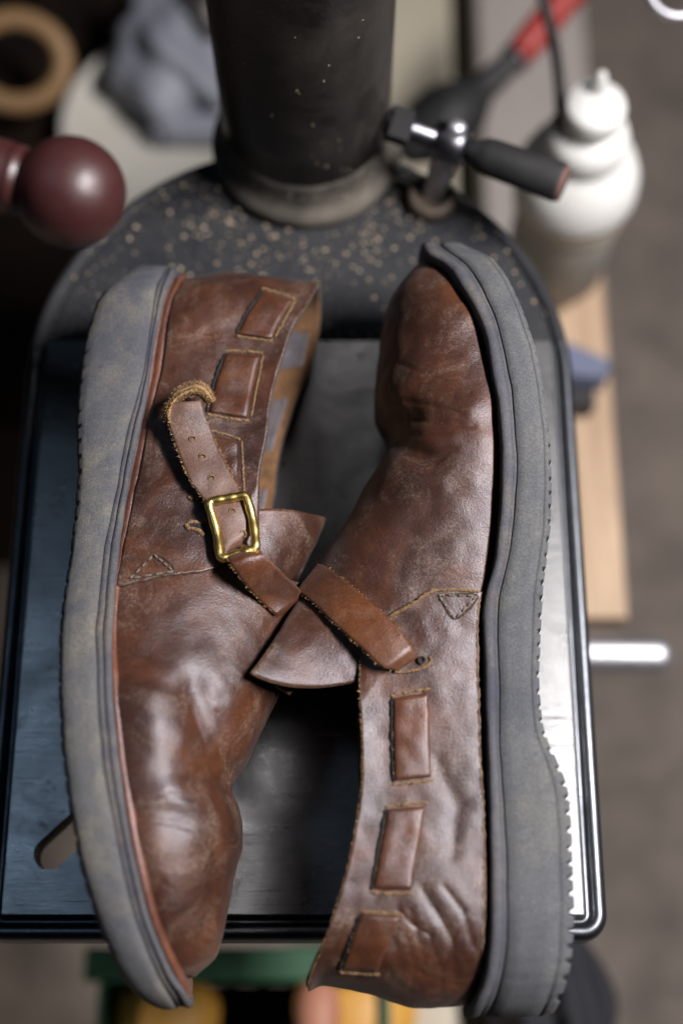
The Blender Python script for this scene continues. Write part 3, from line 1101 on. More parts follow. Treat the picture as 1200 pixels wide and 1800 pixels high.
def stitches(S, pts, parent):
    P = np.concatenate([np.linspace(a, b, 12, endpoint=False) for a, b in zip(np.array(pts[:-1], float), np.array(pts[1:], float))])
    strand(S, 'stitch_groove', pts, 0.0005, 'dark_edge', parent, -0.0001, 60, 0.00005, 'q')
    for i in range(0, len(P), 3):
        a, b = P[i], P[min(i + 2, len(P) - 1)]
        strand(S, 'stitch', [a, (a + b) / 2, b], 0.00042, 'worn_thread', parent, 0.0005, 7, 0.00003, 'q', 6)

def lip_bottom(S, parent, pts):
    strand(S, 'bottom_fold', pts, 0.00045, 'pale_fold', parent, -0.00012, 120, 0.00016, 'q')

suede('worn_thread', (0.05, 0.042, 0.034), (0.20, 0.165, 0.125), 500)
suede('pale_fold', (0.045, 0.020, 0.012), (0.20, 0.13, 0.085), 200)

# ================================================================== LEFT-HAND SHOE (toe towards the viewer)
def left_shoe():
    S = Shoe()
    S.sg, S.seed, S.inset = 1, 11.0, 0.0035
    S.toe_zone = 0.010
    S.bow = np.array([-3.0, 0.0])
    S.yh = unproj(225, 466, 0.058)[1] + 0.004
    S.yt = unproj(262, 1773, 0.050)[1]
    S.yhu = unproj(440, 493, 0.055)[1] + 0.004
    S.ytu = unproj(330, 1722, 0.050)[1]
    make_profile(S)
    zv = lambda y: zvis(S, y)
    zu = lambda y: zvis(S, y) - 0.0035
    tread = rail(S, [(196, 476), (173, 506), (158, 550), (145, 602), (137, 658), (132, 719), (131, 771), (133, 827), (127, 905), (119, 970), (112, 1020), (104, 1070), (100, 1139), (101, 1233), (106, 1328), (115, 1399), (127, 1470), (141, 1540),
                     (160, 1611), (179, 1668), (198, 1720), (222, 1753), (240, 1768)], zv)
    crack = rail(S, [(279, 480), (275, 493), (266, 558), (253, 645), (236, 710), (219, 775), (208, 840), (195, 905), (182, 970), (175, 1035), (168, 1092), (170, 1186), (174, 1281), (186, 1375), (200, 1446), (217, 1540), (241, 1635), (264, 1706), (280, 1744)], zv)
    weltin = rail(S, [(297, 485), (284, 537), (271, 602), (258, 688), (240, 775), (223, 862), (210, 948), (202, 1026), (196, 1115), (196, 1210), (205, 1304), (217, 1399), (231, 1484), (250, 1578), (274, 1659), (297, 1715), (306, 1730)], zv)
    S.xf = rail(S, [(316, 498), (301, 550), (288, 645), (266, 732), (253, 810), (232, 905), (219, 970), (208, 1031), (202, 1139), (208, 1233), (222, 1352), (241, 1460), (260, 1564), (283, 1649), (303, 1700)], zu)
    zcen = lambda y: S.zc(y) + 0.004
    S.xr = rail(S, [(366, 1702), (382, 1673), (392, 1635), (399, 1597), (407, 1555), (416, 1517), (425, 1479), (425, 1446), (415, 1408), (407, 1385), (415, 1361), (434, 1333), (453, 1290), (472, 1252), (487, 1220), (505, 1150), (530, 1080), (565, 980), (600, 850), (630, 700), (680, 530)], zcen)
    yv0, yv1 = unproj(300, 1080, 0.09)[1], unproj(350, 880, 0.09)[1]
    S.vamp = lambda y: sstep(yv1, yv0, y)
    S.folds = [([(338, 1215), (362, 1280), (386, 1335), (412, 1390)], -0.0036, 30), ([(400, 1180), (440, 1260)], 0.0006, 40),
               ([(262, 1230), (290, 1310), (305, 1380)], 0.0024, 44), ([(235, 1428), (300, 1432), (350, 1440)], -0.0009, 20), ([(350, 1420), (400, 1450)], 0.0018, 34),
               ([(390, 1230), (405, 1320)], -0.0008, 14),
               ([(335, 1245), (362, 1320), (398, 1396)], -0.0006, 6), ([(300, 1398), (350, 1408), (402, 1424)], -0.0005, 6), ([(250, 1440), (310, 1448), (370, 1470)], -0.0004, 6), ([(240, 1410), (290, 1404)], -0.0004, 5), ([(380, 1250), (410, 1320)], -0.0004, 6),
               ([(260, 560), (330, 540)], -0.0006, 14), ([(330, 520), (420, 540)], 0.0008, 20), ([(270, 870), (330, 850)], 0.0010, 26)]
    S.heel_curve = lambda q: 0.0 * q + 0.0016 * np.sin(np.clip(q * 1.3, 0, 1) * math.pi) - 0.002 * q ** 3
    build_bvh(S)
    root = thing('leather_shoe', (unproj(200, 1100, 0)[0], unproj(200, 1100, 0)[1], 0.0), 'brown leather shoe with brass buckle lying toe towards viewer, pale grey sole to the left', 'shoe', 'pair of brown leather shoes')
    def tooth(y):
        ph = ((y - S.yh) / 0.0068) % 1.0
        dpt = 0.0016 * sstep(unproj(150, 700, 0.09)[1], unproj(150, 800, 0.09)[1], y) * (0.6 + 0.4 * sstep(unproj(150, 1250, 0.09)[1], unproj(150, 1420, 0.09)[1], y)) + 0.0001
        nz = 0.7 + 0.3 * np.sin(y * 800) * np.sin(y * 310 + 1)
        return dpt * nz * np.where(ph < 0.30, np.sin(np.pi * ph / 0.30) ** 0.6, 0)
    sole_layer(S, 'outsole', crack, tread, [(-0.01, 0.006), (0.0, 0.0008), (0.03, 0.0), (0.25, -0.0003), (0.55, -0.0003), (0.80, 0.0005), (0.86, 0.0012), (0.93, 0.0024), (0.935, 0.0025), (0.985, 0.0036), (1.0, 0.0048)],
               ['pale_sole_rubber'], root, tooth, 1500)
    sole_layer(S, 'welt', weltin, crack, [(0.0, 0.007), (0.0, 0.0020), (0.07, 0.0009), (0.25, 0.0003), (0.45, 0.0004), (0.52, 0.0016), (0.60, 0.0008), (0.93, 0.0008), (0.99, 0.0016), (1.0, 0.006)], ['welt_rubber'], root, None, 420)
    # brown rand between welt and upper along the heel half
    inner = lambda y: S.xf(y) + 0.0030
    weltin2 = lambda y: weltin(y) - 0.003
    sole_layer(S, 'rand', lambda y: S.xf(y) + 0.001, weltin2, [(0.0, 0.012), (0.0, 0.0048), (0.06, 0.0036), (0.3, 0.0024), (0.5, 0.0028), (0.56, 0.0038), (0.64, 0.0028), (1.0, 0.0030), (1.0, 0.012)], ['rand_leather'], root, None, 320)
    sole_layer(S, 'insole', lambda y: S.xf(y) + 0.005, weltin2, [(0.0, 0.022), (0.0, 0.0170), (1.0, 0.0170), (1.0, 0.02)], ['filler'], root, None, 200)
    quarter(S, [(208, 1034), (253, 1022), (297, 1013), (349, 1007), (383, 1000), (401, 987), (430, 970), (450, 940)],
            [(450, 940), (453, 892), (457, 840), (470, 775), (479, 701), (496, 645), (513, 593), (539, 545), (549, 519)], root)
    vamp(S, [(208, 1016), (300, 995), (383, 982), (430, 975), (490, 1010), (548, 1030)], root)
    # tongue
    def ton(t, u):
        zr_ = 0.050 - 0.004 * t
        px_, py_ = 438, 905 + 75 * t
        k = depth_at(S, px_, py_)
        zl = at_depth(px_, py_, k)[2] - 0.0005
        return zr_ + (zl - zr_) * math.sin(min(1.0, (1 - u) * 1.02) * math.pi / 2) ** 0.8
    ton.__name__ = 'force'
    band(S, 'tongue', [(432, 897), (434, 940), (438, 985), (448, 1040)], [(573, 910), (558, 950), (530, 1010), (492, 1092)], 36, 26, lambda t, u: 0.0, ['upper_leather', 'flesh_side', 'raw_edge'], root, 0.0024, 'qv', 2, ton, extra=lambda V: tongue_curve(V))
    # lower run of the buckle strap, from the instep up to the buckle
    def lowz(t, u):
        if t > 0.35:
            return 0.090 - 0.030 * ((t - 0.35) / 0.65) ** 1.6
        return None
    def wrap(V):
        last = V[-1]
        rows = []
        for k in range(1, 8):
            r_ = last.copy()
            r_[:, 2] -= 0.0062 * k
            r_[:, 0] += 0.0022 * math.sin(k / 7 * math.pi / 2) - 0.0010 * k * k / 7
            r_[:, 1] -= 0.0006 * k
            rows.append(r_)
        return np.concatenate([V, np.array(rows)])
    so, SV = band(S, 'buckle_strap', [(386, 905), (392, 950), (404, 989), (424, 1018), (451, 1050), (484, 1081)], [(440, 890), (449, 930), (458, 968), (483, 994), (508, 1019), (536, 1046)], 44, 13,
                  lambda t, u: 0.0030 + 0.0007 * (1 - (2 * u - 1) ** 2), ['strap_leather', 'flesh_side', 'raw_edge'], root, 0.0020, 'qv', 10, lowz, extra=wrap)
    fibres('edge_fibres', [(SV[12:-6, 0], np.array([-0.6, -0.4, 0.4]))], so, 3, 0.0012)
    # tail of the strap: rises from the buckle, lifted off the quarter, end curled over
    def tl(t, u):
        return 0.0050 + 0.0050 * t + 0.0040 * float(sstep(0.75, 1.0, t)) + 0.0008 * (1 - (2 * u - 1) ** 2) + 0.0005 * math.sin(t * 26) * 0.3
    to, TV = band(S, 'strap_tail', [(396, 985), (388, 938), (366, 890), (337, 850), (324, 821), (309, 783), (298, 751), (293, 728), (297, 708)],
                  [(454, 968), (447, 925), (428, 880), (411, 842), (397, 815), (384, 789), (371, 754), (360, 727), (353, 704)], 60, 15, tl,
                  ['worn_strap_leather', 'flesh_side', 'raw_edge'], root, 0.0024, 'q', 14, None, rim=2, pxjit=0.5)
    def cl(t, u):
        return 0.0112 + 0.0030 * math.sin(math.pi * u) + 0.0014 * math.sin(math.pi * t)
    cu, CV = band(S, 'curled_strap_end', [(290, 742), (291, 722), (296, 705), (306, 690), (322, 678), (344, 669), (362, 676), (373, 688), (379, 704)],
                  [(301, 744), (302, 728), (307, 714), (316, 704), (330, 697), (343, 695), (353, 699), (360, 706), (367, 712)], 44, 11, cl, ['fibre', 'fibre', 'raw_edge'], to, 0.0012, 'q', 16, None, pxjit=1.0)
    cuv = [(CV[:, 0], np.array([-0.2, 0.6, 0.5])), (CV[:, 2], np.array([0, 0.4, 0.8])), (CV[:, 5], np.array([0, 0.1, 0.9])), (CV[:, 8], np.array([0, -0.3, 0.8])), (CV[:, -1], np.array([0.1, -0.5, 0.5]))]
    fibres('curl_fibres', cuv, cu, 8, 0.0012, wid=0.00014)
    fibres('edge_fibres', [(TV[16:, 0], np.array([-0.7, 0.0, 0.4])), (TV[20:46, -1], np.array([0.7, 0.1, 0.35])), (TV[30:-6, -1], np.array([0.5, 0.1, 0.4]))], to, 4, 0.0012)
    bt = BVHTree.FromPolygons([tuple(v) for v in TV.reshape(-1, 3)], grid_faces(*TV.shape[:2]))
    for p, r in (((339, 772), 0.00095), ((356, 803), 0.00095), ((372, 841), 0.0009), ((409, 899), 0.0009), ((427, 939), 0.0010)):
        d = ray(*p)
        hit = bt.ray_cast(Vector(CAM), Vector(d).normalized())
        if hit[0] is not None:
            hole_at(S, p, r, to, 0.0002, k=hit[3] / np.linalg.norm(d))
    # brass buckle
    buckle(S, root, bt)
    for c in ([(463, 509), (514, 526), (475, 597), (417, 589)], [(398, 618), (457, 622), (434, 738), (367, 727)], [(372, 759), (419, 773), (424, 880), (386, 880)]):
        o, V = slit_segment(S, 'strap_run', c, root, hi=0.0017)
        strand(S, 'run_outline', [(np.array(c[1]) * (1 - t) + np.array(c[2]) * t) + np.array([6.0, 0]) for t in (0.02, 0.5, 0.95)], 0.00042, 'raw_edge', o, 0.0, 40, 0.00012, 'q')
    seam_edge(S, [(212, 1033), (253, 1022), (297, 1013), (349, 1007), (383, 1000), (400, 988)], root)
    stitches(S, [(229, 1017), (271, 975), (305, 1004), (229, 1017)], root)
    for pts in ([(331, 876), (340, 874), (352, 879)], [(328, 922), (340, 918), (352, 921), (362, 916)], [(326, 921), (333, 929), (346, 931), (360, 941)]):
        strand(S, 'slit_lip', pts, 0.0010, 'raw_edge', root, 0.0002, 26, 0.00008, 'q')
    strand(S, 'gap_shade', [(330, 924), (344, 924), (362, 930)], 0.0011, 'filler', root, 0.0002, 20, 0.0, 'q')  # near-black strand drawn as the shade inside this opening
    n, m, ns = S.qshape
    G = S.qV.reshape(n, m, 3)
    fibres('collar_fibres', [(G[6:ns - 10:2, -1], np.array([0.7, 0.0, 0.5]))], root, 1, 0.0008)
    # woven strap showing on the inside of the far wall
    for q0, q1 in ((0.18, 0.34), (0.46, 0.64), (0.76, 0.90)):
        i0, i1 = int((n - 1) - q0 * (n - ns)), int((n - 1) - q1 * (n - ns))
        rows = G[i1:i0 + 1, int(m * 0.62):int(m * 0.93)] + np.array([0, 0, 0.0034])
        Fi = grid_faces(*rows.shape[:2])
        nn = normals_of(rows.reshape(-1, 3), Fi)
        if nn[len(nn) // 2][2] < 0:
            Fi = [f[::-1] for f in Fi]
        oo = obj('inner_strap_run', rows.reshape(-1, 3), Fi, ['sheen_tinted_strap', 'flesh_side', 'raw_edge'], root)
        solidify(oo, 0.0012, -1, 2, 1)
    lip_bottom(S, root, [(206, 1040), (203, 1090), (202, 1139), (206, 1200), (211, 1250), (222, 1340), (238, 1440), (258, 1550), (281, 1640)])
    return S, root

leather('sheen_tinted_strap', (0.060, 0.055, 0.065), (0.10, 0.09, 0.10), (0.13, 0.11, 0.11), 0.2, (0.3, 0.4))  # smooth inner strap, its bluish reflection put into the base colour

def tongue_curve(V):
    V = V.copy()
    n, m = V.shape[:2]
    u = np.linspace(0, 1, m)
    for i in range(n):
        t = 1 - i / (n - 1)
        V[i, :, 1] += 0.0020 * np.sin(math.pi * u) * t ** 6
    return V

def curl_tail(V):
    """continue the last rows of the strap tail in a curl that bends over and down to the right"""
    n, m = V.shape[:2]
    d = V[-1].mean(0) - V[-4].mean(0)
    d /= np.linalg.norm(d)
    across = V[-1, -1] - V[-1, 0]
    across /= np.linalg.norm(across)
    up = np.cross(across, d)
    up = up if up[2] > 0 else -up
    rows = []
    last = V[-1]
    R = 0.0042
    for k in range(1, 13):
        a = k / 12 * math.radians(150)
        f = R * math.sin(a)
        h = R * (1 - math.cos(a)) * -1.0
        u = np.linspace(0, 1, m)
        # rounded end: sides come in towards the end
        shr = 1 - 0.10 * (k / 12) ** 2
        mid_ = last.mean(0)
        row = mid_ + (last - mid_) * shr + d * f * (0.75 + 0.5 * np.sin(math.pi * u))[:, None] + up * (h * (0.35 + 0.65 * u))[:, None] + across * 0.0045 * (k / 12) ** 1.5
        rows.append(row)
    return np.concatenate([V, np.array(rows)])

def buckle(S, root, bt):
    cor = [(366, 882), (433, 870), (451, 964), (388, 983)]
    ks = []
    for p in cor:
        d = ray(*p)
        hit = bt.ray_cast(Vector(CAM), Vector(d).normalized())
        k = hit[3] / np.linalg.norm(d) if hit[0] is not None else depth_q(S, p[0], p[1], 'qv')
        ks.append(k)
    # one plane through the corners, resting on the strap
    zs = [at_depth(*p, k)[2] for p, k in zip(cor, ks)]
    zb = max(zs) + 0.0012
    C = []
    def tail_z(p):
        d = ray(*p)
        hit = bt.ray_cast(Vector(CAM), Vector(d).normalized())
        return hit[0].z if hit[0] is not None else max(zs)
    zt_, zl_ = tail_z((402, 882)), tail_z((424, 955))
    zb = zl_ + 0.0040
    for p, z_ in zip(cor, (zt_ + 0.0012, zt_ + 0.0010, zl_ + 0.0040, zl_ + 0.0038)):
        P = unproj(p[0], p[1], z_)
        C.append(P)
    root_b = obj_empty_part = None
    # rounded rectangle path
    pts = []
    r = 0.0022
    for i in range(4):
        a, b, c = np.array(C[i - 1]), np.array(C[i]), np.array(C[(i + 1) % 4])
        u1 = (a - b) / np.linalg.norm(a - b)
        u2 = (c - b) / np.linalg.norm(c - b)
        for t in np.linspace(0, 1, 7):
            p0, p1, p2 = b + u1 * r, b, b + u2 * r
            pts.append((1 - t) ** 2 * p0 + 2 * t * (1 - t) * p1 + t * t * p2)
        L = np.linalg.norm(c - b)
        for t in np.linspace(0, 1, 16)[1:-1]:
            q = b + u2 * (r + (L - 2 * r) * t)
            # long sides are waisted, as cast buckles are
            if i in (1, 3):
                q = q + np.array([0, 0, -0.0010]) * math.sin(math.pi * t) + np.array([0.0006 * (1 if i == 3 else 1), 0, 0]) * math.sin(math.pi * t)
            pts.append(q)
    rad = [0.00180 + 0.00012 * math.sin(i * 0.9) for i in range(len(pts))]
    fr = tube('buckle', pts, rad, 'brass', root, 14, True)
    # tip of the prong resting on the lower bar
    a = unproj(432, 969, zb + 0.0018)
    tube('prong', [a + np.array([0.0010, -0.0016, -0.0006]), a + np.array([0.0006, -0.0008, 0.0002]), a, a + np.array([-0.0006, 0.0012, -0.0006]), a + np.array([-0.0012, 0.0028, -0.0030])],
         [0.0009, 0.0013, 0.0014, 0.0013, 0.0010], 'brass', fr, 12)
    return fr

SR, rootR = right_shoe()
SL, rootL = left_shoe()

# ------------------------------------------------------------------ shavings and dust on the back of the table
def shavings():
    V, F_ = [], []
    cnt = 0
    while cnt < 1500:
        a = random.uniform(0, math.pi)
        r = TR * math.sqrt(random.random()) * 0.985
        x, y = TX + r * math.cos(a), TY + r * math.sin(a)
        near = math.hypot(x - CX, y - CY)
        if near < rf + 0.0005 or y < TYM + 0.002 and random.random() < 0.93:
            continue
        nb = math.hypot(x - pb[0], y - pb[1])
        if random.random() > 0.28 + 0.8 * math.exp(-((near - rf) / 0.024) ** 2) + 0.9 * math.exp(-((nb - 0.013) / 0.008) ** 2):
            continue
        s = min(0.00095, 0.00013 * random.paretovariate(1.3)) * random.uniform(0.8, 1.2)
        k = random.randint(5, 7)
        z = -0.0021 if y > TYM else 0.0001
        ph = random.random() * 6.28
        el = random.uniform(0.55, 1.0)
        b = len(V)
        for q in range(k):
            t = ph + 2 * math.pi * q / k
            rr = s * random.uniform(0.75, 1.2)
            V.append((x + rr * math.cos(t), y + rr * el * math.sin(t), z))
        for q in range(k):
            v = V[b + q]
            V.append((x + (v[0] - x) * 0.8, y + (v[1] - y) * 0.8, z + s * random.uniform(0.3, 1.1)))
        F_ += [(b + q, b + (q + 1) % k, b + k + (q + 1) % k, b + k + q) for q in range(k)]
        F_.append(tuple(b + k + q for q in range(k)))
        cnt += 1
    for _ in range(170):      # flecks clinging to the column and its foot
        a = math.radians(random.uniform(190, 350))
        h = random.choice([random.uniform(0.02, 0.30), random.uniform(0.008, 0.02)])
        rr = rc + 0.0001 if h > 0.028 else rf - 0.005
        s = random.uniform(0.00018, 0.00045)
        P = Vector((CX + rr * math.cos(a), CY + rr * math.sin(a), h))
        n_ = Vector((math.cos(a), math.sin(a), 0))
        t1 = Vector((-math.sin(a), math.cos(a), 0))
        b = len(V)
        for q in range(5):
            t = 2 * math.pi * q / 5
            V.append(tuple(P + (t1 * math.cos(t) + Vector((0, 0, 1)) * math.sin(t)) * s * random.uniform(0.7, 1.3)))
        V.append(tuple(P + n_ * s * 0.7))
        F_ += [(b + q, b + (q + 1) % 5, b + 5) for q in range(5)]
    o = obj('leather_shavings', V, F_, 'shaving', None, False)
    tag(o, 'tan leather shavings and dust scattered on the black table round the column', 'shavings', None, 'stuff')
suede('shaving', (0.24, 0.17, 0.10), (0.56, 0.46, 0.33), 400)
shavings()

# ------------------------------------------------------------------ things round the table
# burgundy ball handle on the left, above the table edge
bc = Vector(unproj(124, 338, 0.185))
knob = thing('ball_handle', bc, 'glossy burgundy ball knob on a short lever at the left edge', 'handle')
br = 0.0186
bd = Vector((-0.95, 0.22, 0.05)).normalized()
lathe('ball', [(0.0001, -br)] + [(br * math.sin(math.pi * k / 24), -br * math.cos(math.pi * k / 24)) for k in range(1, 21)] + [(br * 0.62, br * 0.90), (0.0118, br * 1.02), (0.0120, br * 1.2)], ['burgundy'], knob, bc, bd, 48)
lathe('lever', [(0.0112, br * 0.9), (0.0122, br * 1.2), (0.0130, br * 2.0), (0.0138, br * 3.2), (0.0140, br * 9)], ['burgundy'], knob, bc, bd, 32)

def ellipsoid(name, c, r, mat, parent=None, fn=None, nu=28, nv=18, loc=None):
    V = []
    for i in range(nv + 1):
        th = math.pi * i / nv
        for j in range(nu):
            ph = 2 * math.pi * j / nu
            p = [math.sin(th) * math.cos(ph), math.sin(th) * math.sin(ph), math.cos(th)]
            if fn:
                p = fn(p)
            V.append((c[0] + r[0] * p[0], c[1] + r[1] * p[1], c[2] + r[2] * p[2]))
    F_ = grid_faces(nv + 1, nu, True)
    return obj(name, V, F_, mat, parent, loc=loc)

# dispenser bottle, right of the table
bz = -0.21
bx = unproj(1046, 190, -0.045)
bo = (bx[0], bx[1], 0)
bottle = thing('dispenser_bottle', (bx[0], bx[1], bz), 'white plastic dispenser bottle with round domed lid behind the table', 'bottle')
lathe('jar', [(0.0276, bz), (0.0313, bz + 0.004), (0.0313, bz + 0.072), (0.0322, bz + 0.080)], ['jar_plastic'] if 'jar_plastic' in MATS else ['jug_white'], bottle, bo)
lathe('thread_ring', [(0.0336, bz + 0.076), (0.0345, bz + 0.079), (0.0345, bz + 0.088), (0.0336, bz + 0.090)], ['ivory_plastic'], bottle, bo)
lid = lathe('domed_lid', [(0.0354, bz + 0.088), (0.0363, bz + 0.095), (0.0354, bz + 0.106), (0.0317, bz + 0.117), (0.0248, bz + 0.125), (0.0216, bz + 0.128), (0.0216, bz + 0.130),
                          (0.0230, bz + 0.133), (0.0232, bz + 0.140), (0.0207, bz + 0.147), (0.0138, bz + 0.150), (0.0115, bz + 0.151)], ['bottle_white'], bottle, bo)
lathe('cap', [(0.0106, bz + 0.150), (0.0152, bz + 0.154), (0.0164, bz + 0.158), (0.0164, bz + 0.166), (0.0152, bz + 0.1695), (0.0, bz + 0.170)], ['bottle_white'], bottle, bo, seg=40)
lathe('nozzle', [(0.0041, bz + 0.169), (0.0039, bz + 0.176), (0.0028, bz + 0.182), (0.0017, bz + 0.184)], ['bottle_white'], bottle, (bx[0] + 0.001, bx[1] + 0.008, 0), seg=20)
bevel_box('cap_slot', (bx[0] - 0.0010, bx[1] - 0.007, bz + 0.1692), (bx[0] + 0.0014, bx[1] - 0.001, bz + 0.1705), ['ivory_plastic'], bottle, 0.0003)

# black hose dipping to the bottle
hp = [unproj(938, -60, -0.03), unproj(957, 10, -0.045), unproj(975, 90, -0.055), unproj(983, 160, -0.060), unproj(986, 215, -0.064)]
hose = thing('black_hose', hp[-1], 'thin black hose hanging down beside the white bottle', 'hose')
tube('tube', resample(hp, 30), 0.0032, 'black_plastic', hose)
ha = Vector(hp[-1]) - Vector(hp[-2])
lathe('brass_ferrule', [(0.0040, -0.004), (0.0048, 0.0), (0.0048, 0.006), (0.0036, 0.009)], ['rusty_ring'], hose, hp[-1], ha, 20)

# boards behind and below
bevel_box_z = -0.40
def flat_box(name, p0, p1, z, h, mat, label, cat, bev=0.004):
    a, b = unproj(*p0, z), unproj(*p1, z)
    lo = (min(a[0], b[0]), min(a[1], b[1]), z - h)
    hi = (max(a[0], b[0]), max(a[1], b[1]), z)
    c = ((lo[0] + hi[0]) / 2, (lo[1] + hi[1]) / 2, lo[2])
    o = bevel_box(name, lo, hi, [mat], None, bev, loc=c)
    return tag(o, label, cat)
flat_box('cream_cabinet', (560, -260), (806, 430), -0.34, FZ * -1 - 0.34, 'cream', 'cream painted cabinet top behind the column', 'cabinet')
flat_box('grey_cabinet', (826, -260), (1062, 520), -0.36, FZ * -1 - 0.36, 'grey_board', 'warm grey cabinet top behind the white bottle', 'cabinet')
flat_box('wood_plank', (930, 380), (1103, 1086), -0.225, 0.02, 'plank_wood', 'pale tan wooden plank under the right edge of the table', 'plank', 0.0015)
flat_box('dark_shelf', (-420, -280), (172, 760), -0.30, 0.30, 'dark_wood', 'dark wooden shelf box at the upper left', 'shelf')

# red-handled tool, out of focus
t0_, t1_, t2_, t3_ = [Vector(unproj(*p, z)) for p, z in (((705, 268), -0.19), ((800, 198), -0.185), ((908, 100), -0.175), ((1030, -50), -0.16))]
tool = thing('red_handled_tool', t1_, 'black tool with red grip lying behind the column', 'tool')
tube('jaw', resample([t0_, t0_ * 0.5 + t1_ * 0.5, t1_, t1_ * 0.4 + t2_ * 0.6, t2_], 20), [0.010 + 0.014 * math.sin(math.pi * min(1, k / 13)) for k in range(14)] + [0.010, 0.0096, 0.009, 0.0088, 0.0086, 0.0085], 'black_plastic', tool)
tube('red_grip', resample([t2_, t2_ * 0.5 + t3_ * 0.5, t3_], 12), [0.0090, 0.0102] + [0.0106] * 10, 'red_grip', tool)
tube('collar', [t2_ * 0.93 + t1_ * 0.07, t2_ * 1.0 + t3_ * 0.0], 0.0105, 'dark_steel', tool)

# plastic tub with a bag in it at the upper left
jc = unproj(300, 215, -0.27)
jug = thing('plastic_tub', (jc[0], jc[1], -0.36), 'off-white round plastic tub left of the column, out of focus', 'tub')
jo = (jc[0], jc[1], 0)
lathe('body', [(0.066, -0.36), (0.072, -0.355), (0.078, -0.28), (0.080, -0.272), (0.079, -0.268), (0.075, -0.268), (0.074, -0.271), (0.0, -0.270)], ['jug_white'], jug, jo, seg=64)
def crumple(p):
    x, y, z = p
    k = 1 + 0.16 * math.sin(5 * x + 3 * z) * math.cos(4 * y + 1) + 0.10 * math.sin(11 * y + 7 * x)
    return [x * k, y * k, z * k]
bgc = (jc[0] + 0.010, jc[1] + 0.046, -0.246)
tag(ellipsoid('plastic_bag', bgc, (0.046, 0.062, 0.030), 'label_blue', None, crumple, 44, 28, loc=bgc), 'crumpled blue-grey plastic bag in the off-white tub', 'bag')
dkc = (jc[0] + 0.036, jc[1] + 0.066, -0.212)
tag(ellipsoid('dark_sponge', dkc, (0.020, 0.030, 0.018), 'jug_dark', None, crumple, 28, 18, loc=dkc), 'dark brown lump resting on the blue-grey bag', 'sponge')
wkc = (jc[0] + 0.022, jc[1] - 0.014, -0.2595)
tag(bevel_box('white_block', (wkc[0] - 0.034, wkc[1] - 0.010, wkc[2] - 0.010), (wkc[0] + 0.034, wkc[1] + 0.010, wkc[2] + 0.010), ['label_blue'], None, 0.004, loc=wkc), 'pale block lying at the front of the off-white tub', 'block')

# wooden ring on the shelf
rcn = Vector(unproj(28, 108, -0.24))
rp = []
for k in range(48):
    a = 2 * math.pi * k / 48
    rp.append(rcn + Vector((0.034 * math.cos(a), 0.024 * math.sin(a), 0.016 * math.sin(a))))
tag(tube('wooden_ring', rp, 0.0075, 'ring_wood', None, 14, True, loc=rcn), 'pale wooden ring resting on the dark shelf', 'ring')

# chrome rod sticking out to the right
ra, rb = Vector(unproj(1040, 1150, -0.18)), Vector(unproj(1180, 1152, -0.18))
rod = lathe('chrome_rod', [(0.0001, -0.1)] + [(0.0098, -0.098), (0.0100, -0.05), (0.0100, (rb - ra).length - 0.009)] + [(0.0100 * math.cos(a), (rb - ra).length - 0.009 + 0.009 * math.sin(a)) for a in (0.3, 0.6, 0.9, 1.2, 1.5)],
            ['satin_metal'], None, ra, rb - ra, 32, loc=ra)
tag(rod, 'blunt chrome rod sticking out from under the right table edge', 'rod')

# blue clip on the plank
bl = Vector(unproj(1040, 640, -0.20))
clip = thing('blue_clip', bl, 'small blue clip with black foot on the wooden plank', 'clip')
def wedge(p):
    return p
obj('wedge', [(bl.x - 0.02, bl.y - 0.014, -0.205), (bl.x + 0.006, bl.y - 0.016, -0.205), (bl.x + 0.012, bl.y - 0.002, -0.205), (bl.x - 0.02, bl.y + 0.016, -0.205),
              (bl.x - 0.02, bl.y - 0.012, -0.19), (bl.x + 0.004, bl.y - 0.014, -0.19), (bl.x + 0.010, bl.y - 0.003, -0.19), (bl.x - 0.02, bl.y + 0.012, -0.19)],
    [(3, 2, 1, 0), (4, 5, 6, 7), (0, 1, 5, 4), (1, 2, 6, 5), (2, 3, 7, 6), (3, 0, 4, 7)], 'blue_plastic', clip, False)
bevel_box('black_foot', (bl.x - 0.02, bl.y - 0.026, -0.222), (bl.x + 0.002, bl.y - 0.010, -0.2055), ['black_plastic'], clip, 0.002)

# bright wire loop at the top right
wc = Vector(unproj(1190, -26, 0.02))
wp = [wc + Vector((0.0150 * math.cos(2 * math.pi * k / 40), 0.0150 * math.sin(2 * math.pi * k / 40), 0.005 * math.sin(2 * math.pi * k / 40))) for k in range(40)]
tag(tube('wire_loop', wp, 0.0024, 'satin_metal', None, 12, True, loc=wc), 'bright curved wire loop in the top right corner', 'wire loop')

# green crate with shoe lasts, below the front edge
ga, gb = unproj(175, 1690, -0.30), unproj(690, 2100, -0.30)
gx0, gx1, gy1, gy0 = ga[0], gb[0], ga[1], gb[1]
crate = thing('green_crate', ((gx0 + gx1) / 2, (gy0 + gy1) / 2, -0.44), 'green plastic crate with lattice floor below the front of the table', 'crate')
t_ = 0.006
bevel_box('side_wall', (gx0, gy1 - t_, -0.44), (gx1, gy1, -0.30), ['green_plastic'], crate, 0.0015)
bevel_box('side_wall', (gx0, gy0, -0.44), (gx1, gy0 + t_, -0.30), ['green_plastic'], crate, 0.0015)
bevel_box('end_wall', (gx0, gy0 + t_ + 0.0005, -0.44), (gx0 + t_, gy1 - t_ - 0.0005, -0.30), ['green_plastic'], crate, 0.0015)
bevel_box('end_wall', (gx1 - t_, gy0 + t_ + 0.0005, -0.44), (gx1, gy1 - t_ - 0.0005, -0.30), ['green_plastic'], crate, 0.0015)
bevel_box('rim', (gx0 - 0.008, gy1 - 0.012, -0.302), (gx1 + 0.008, gy1 + 0.008, -0.292), ['green_plastic'], crate, 0.002)
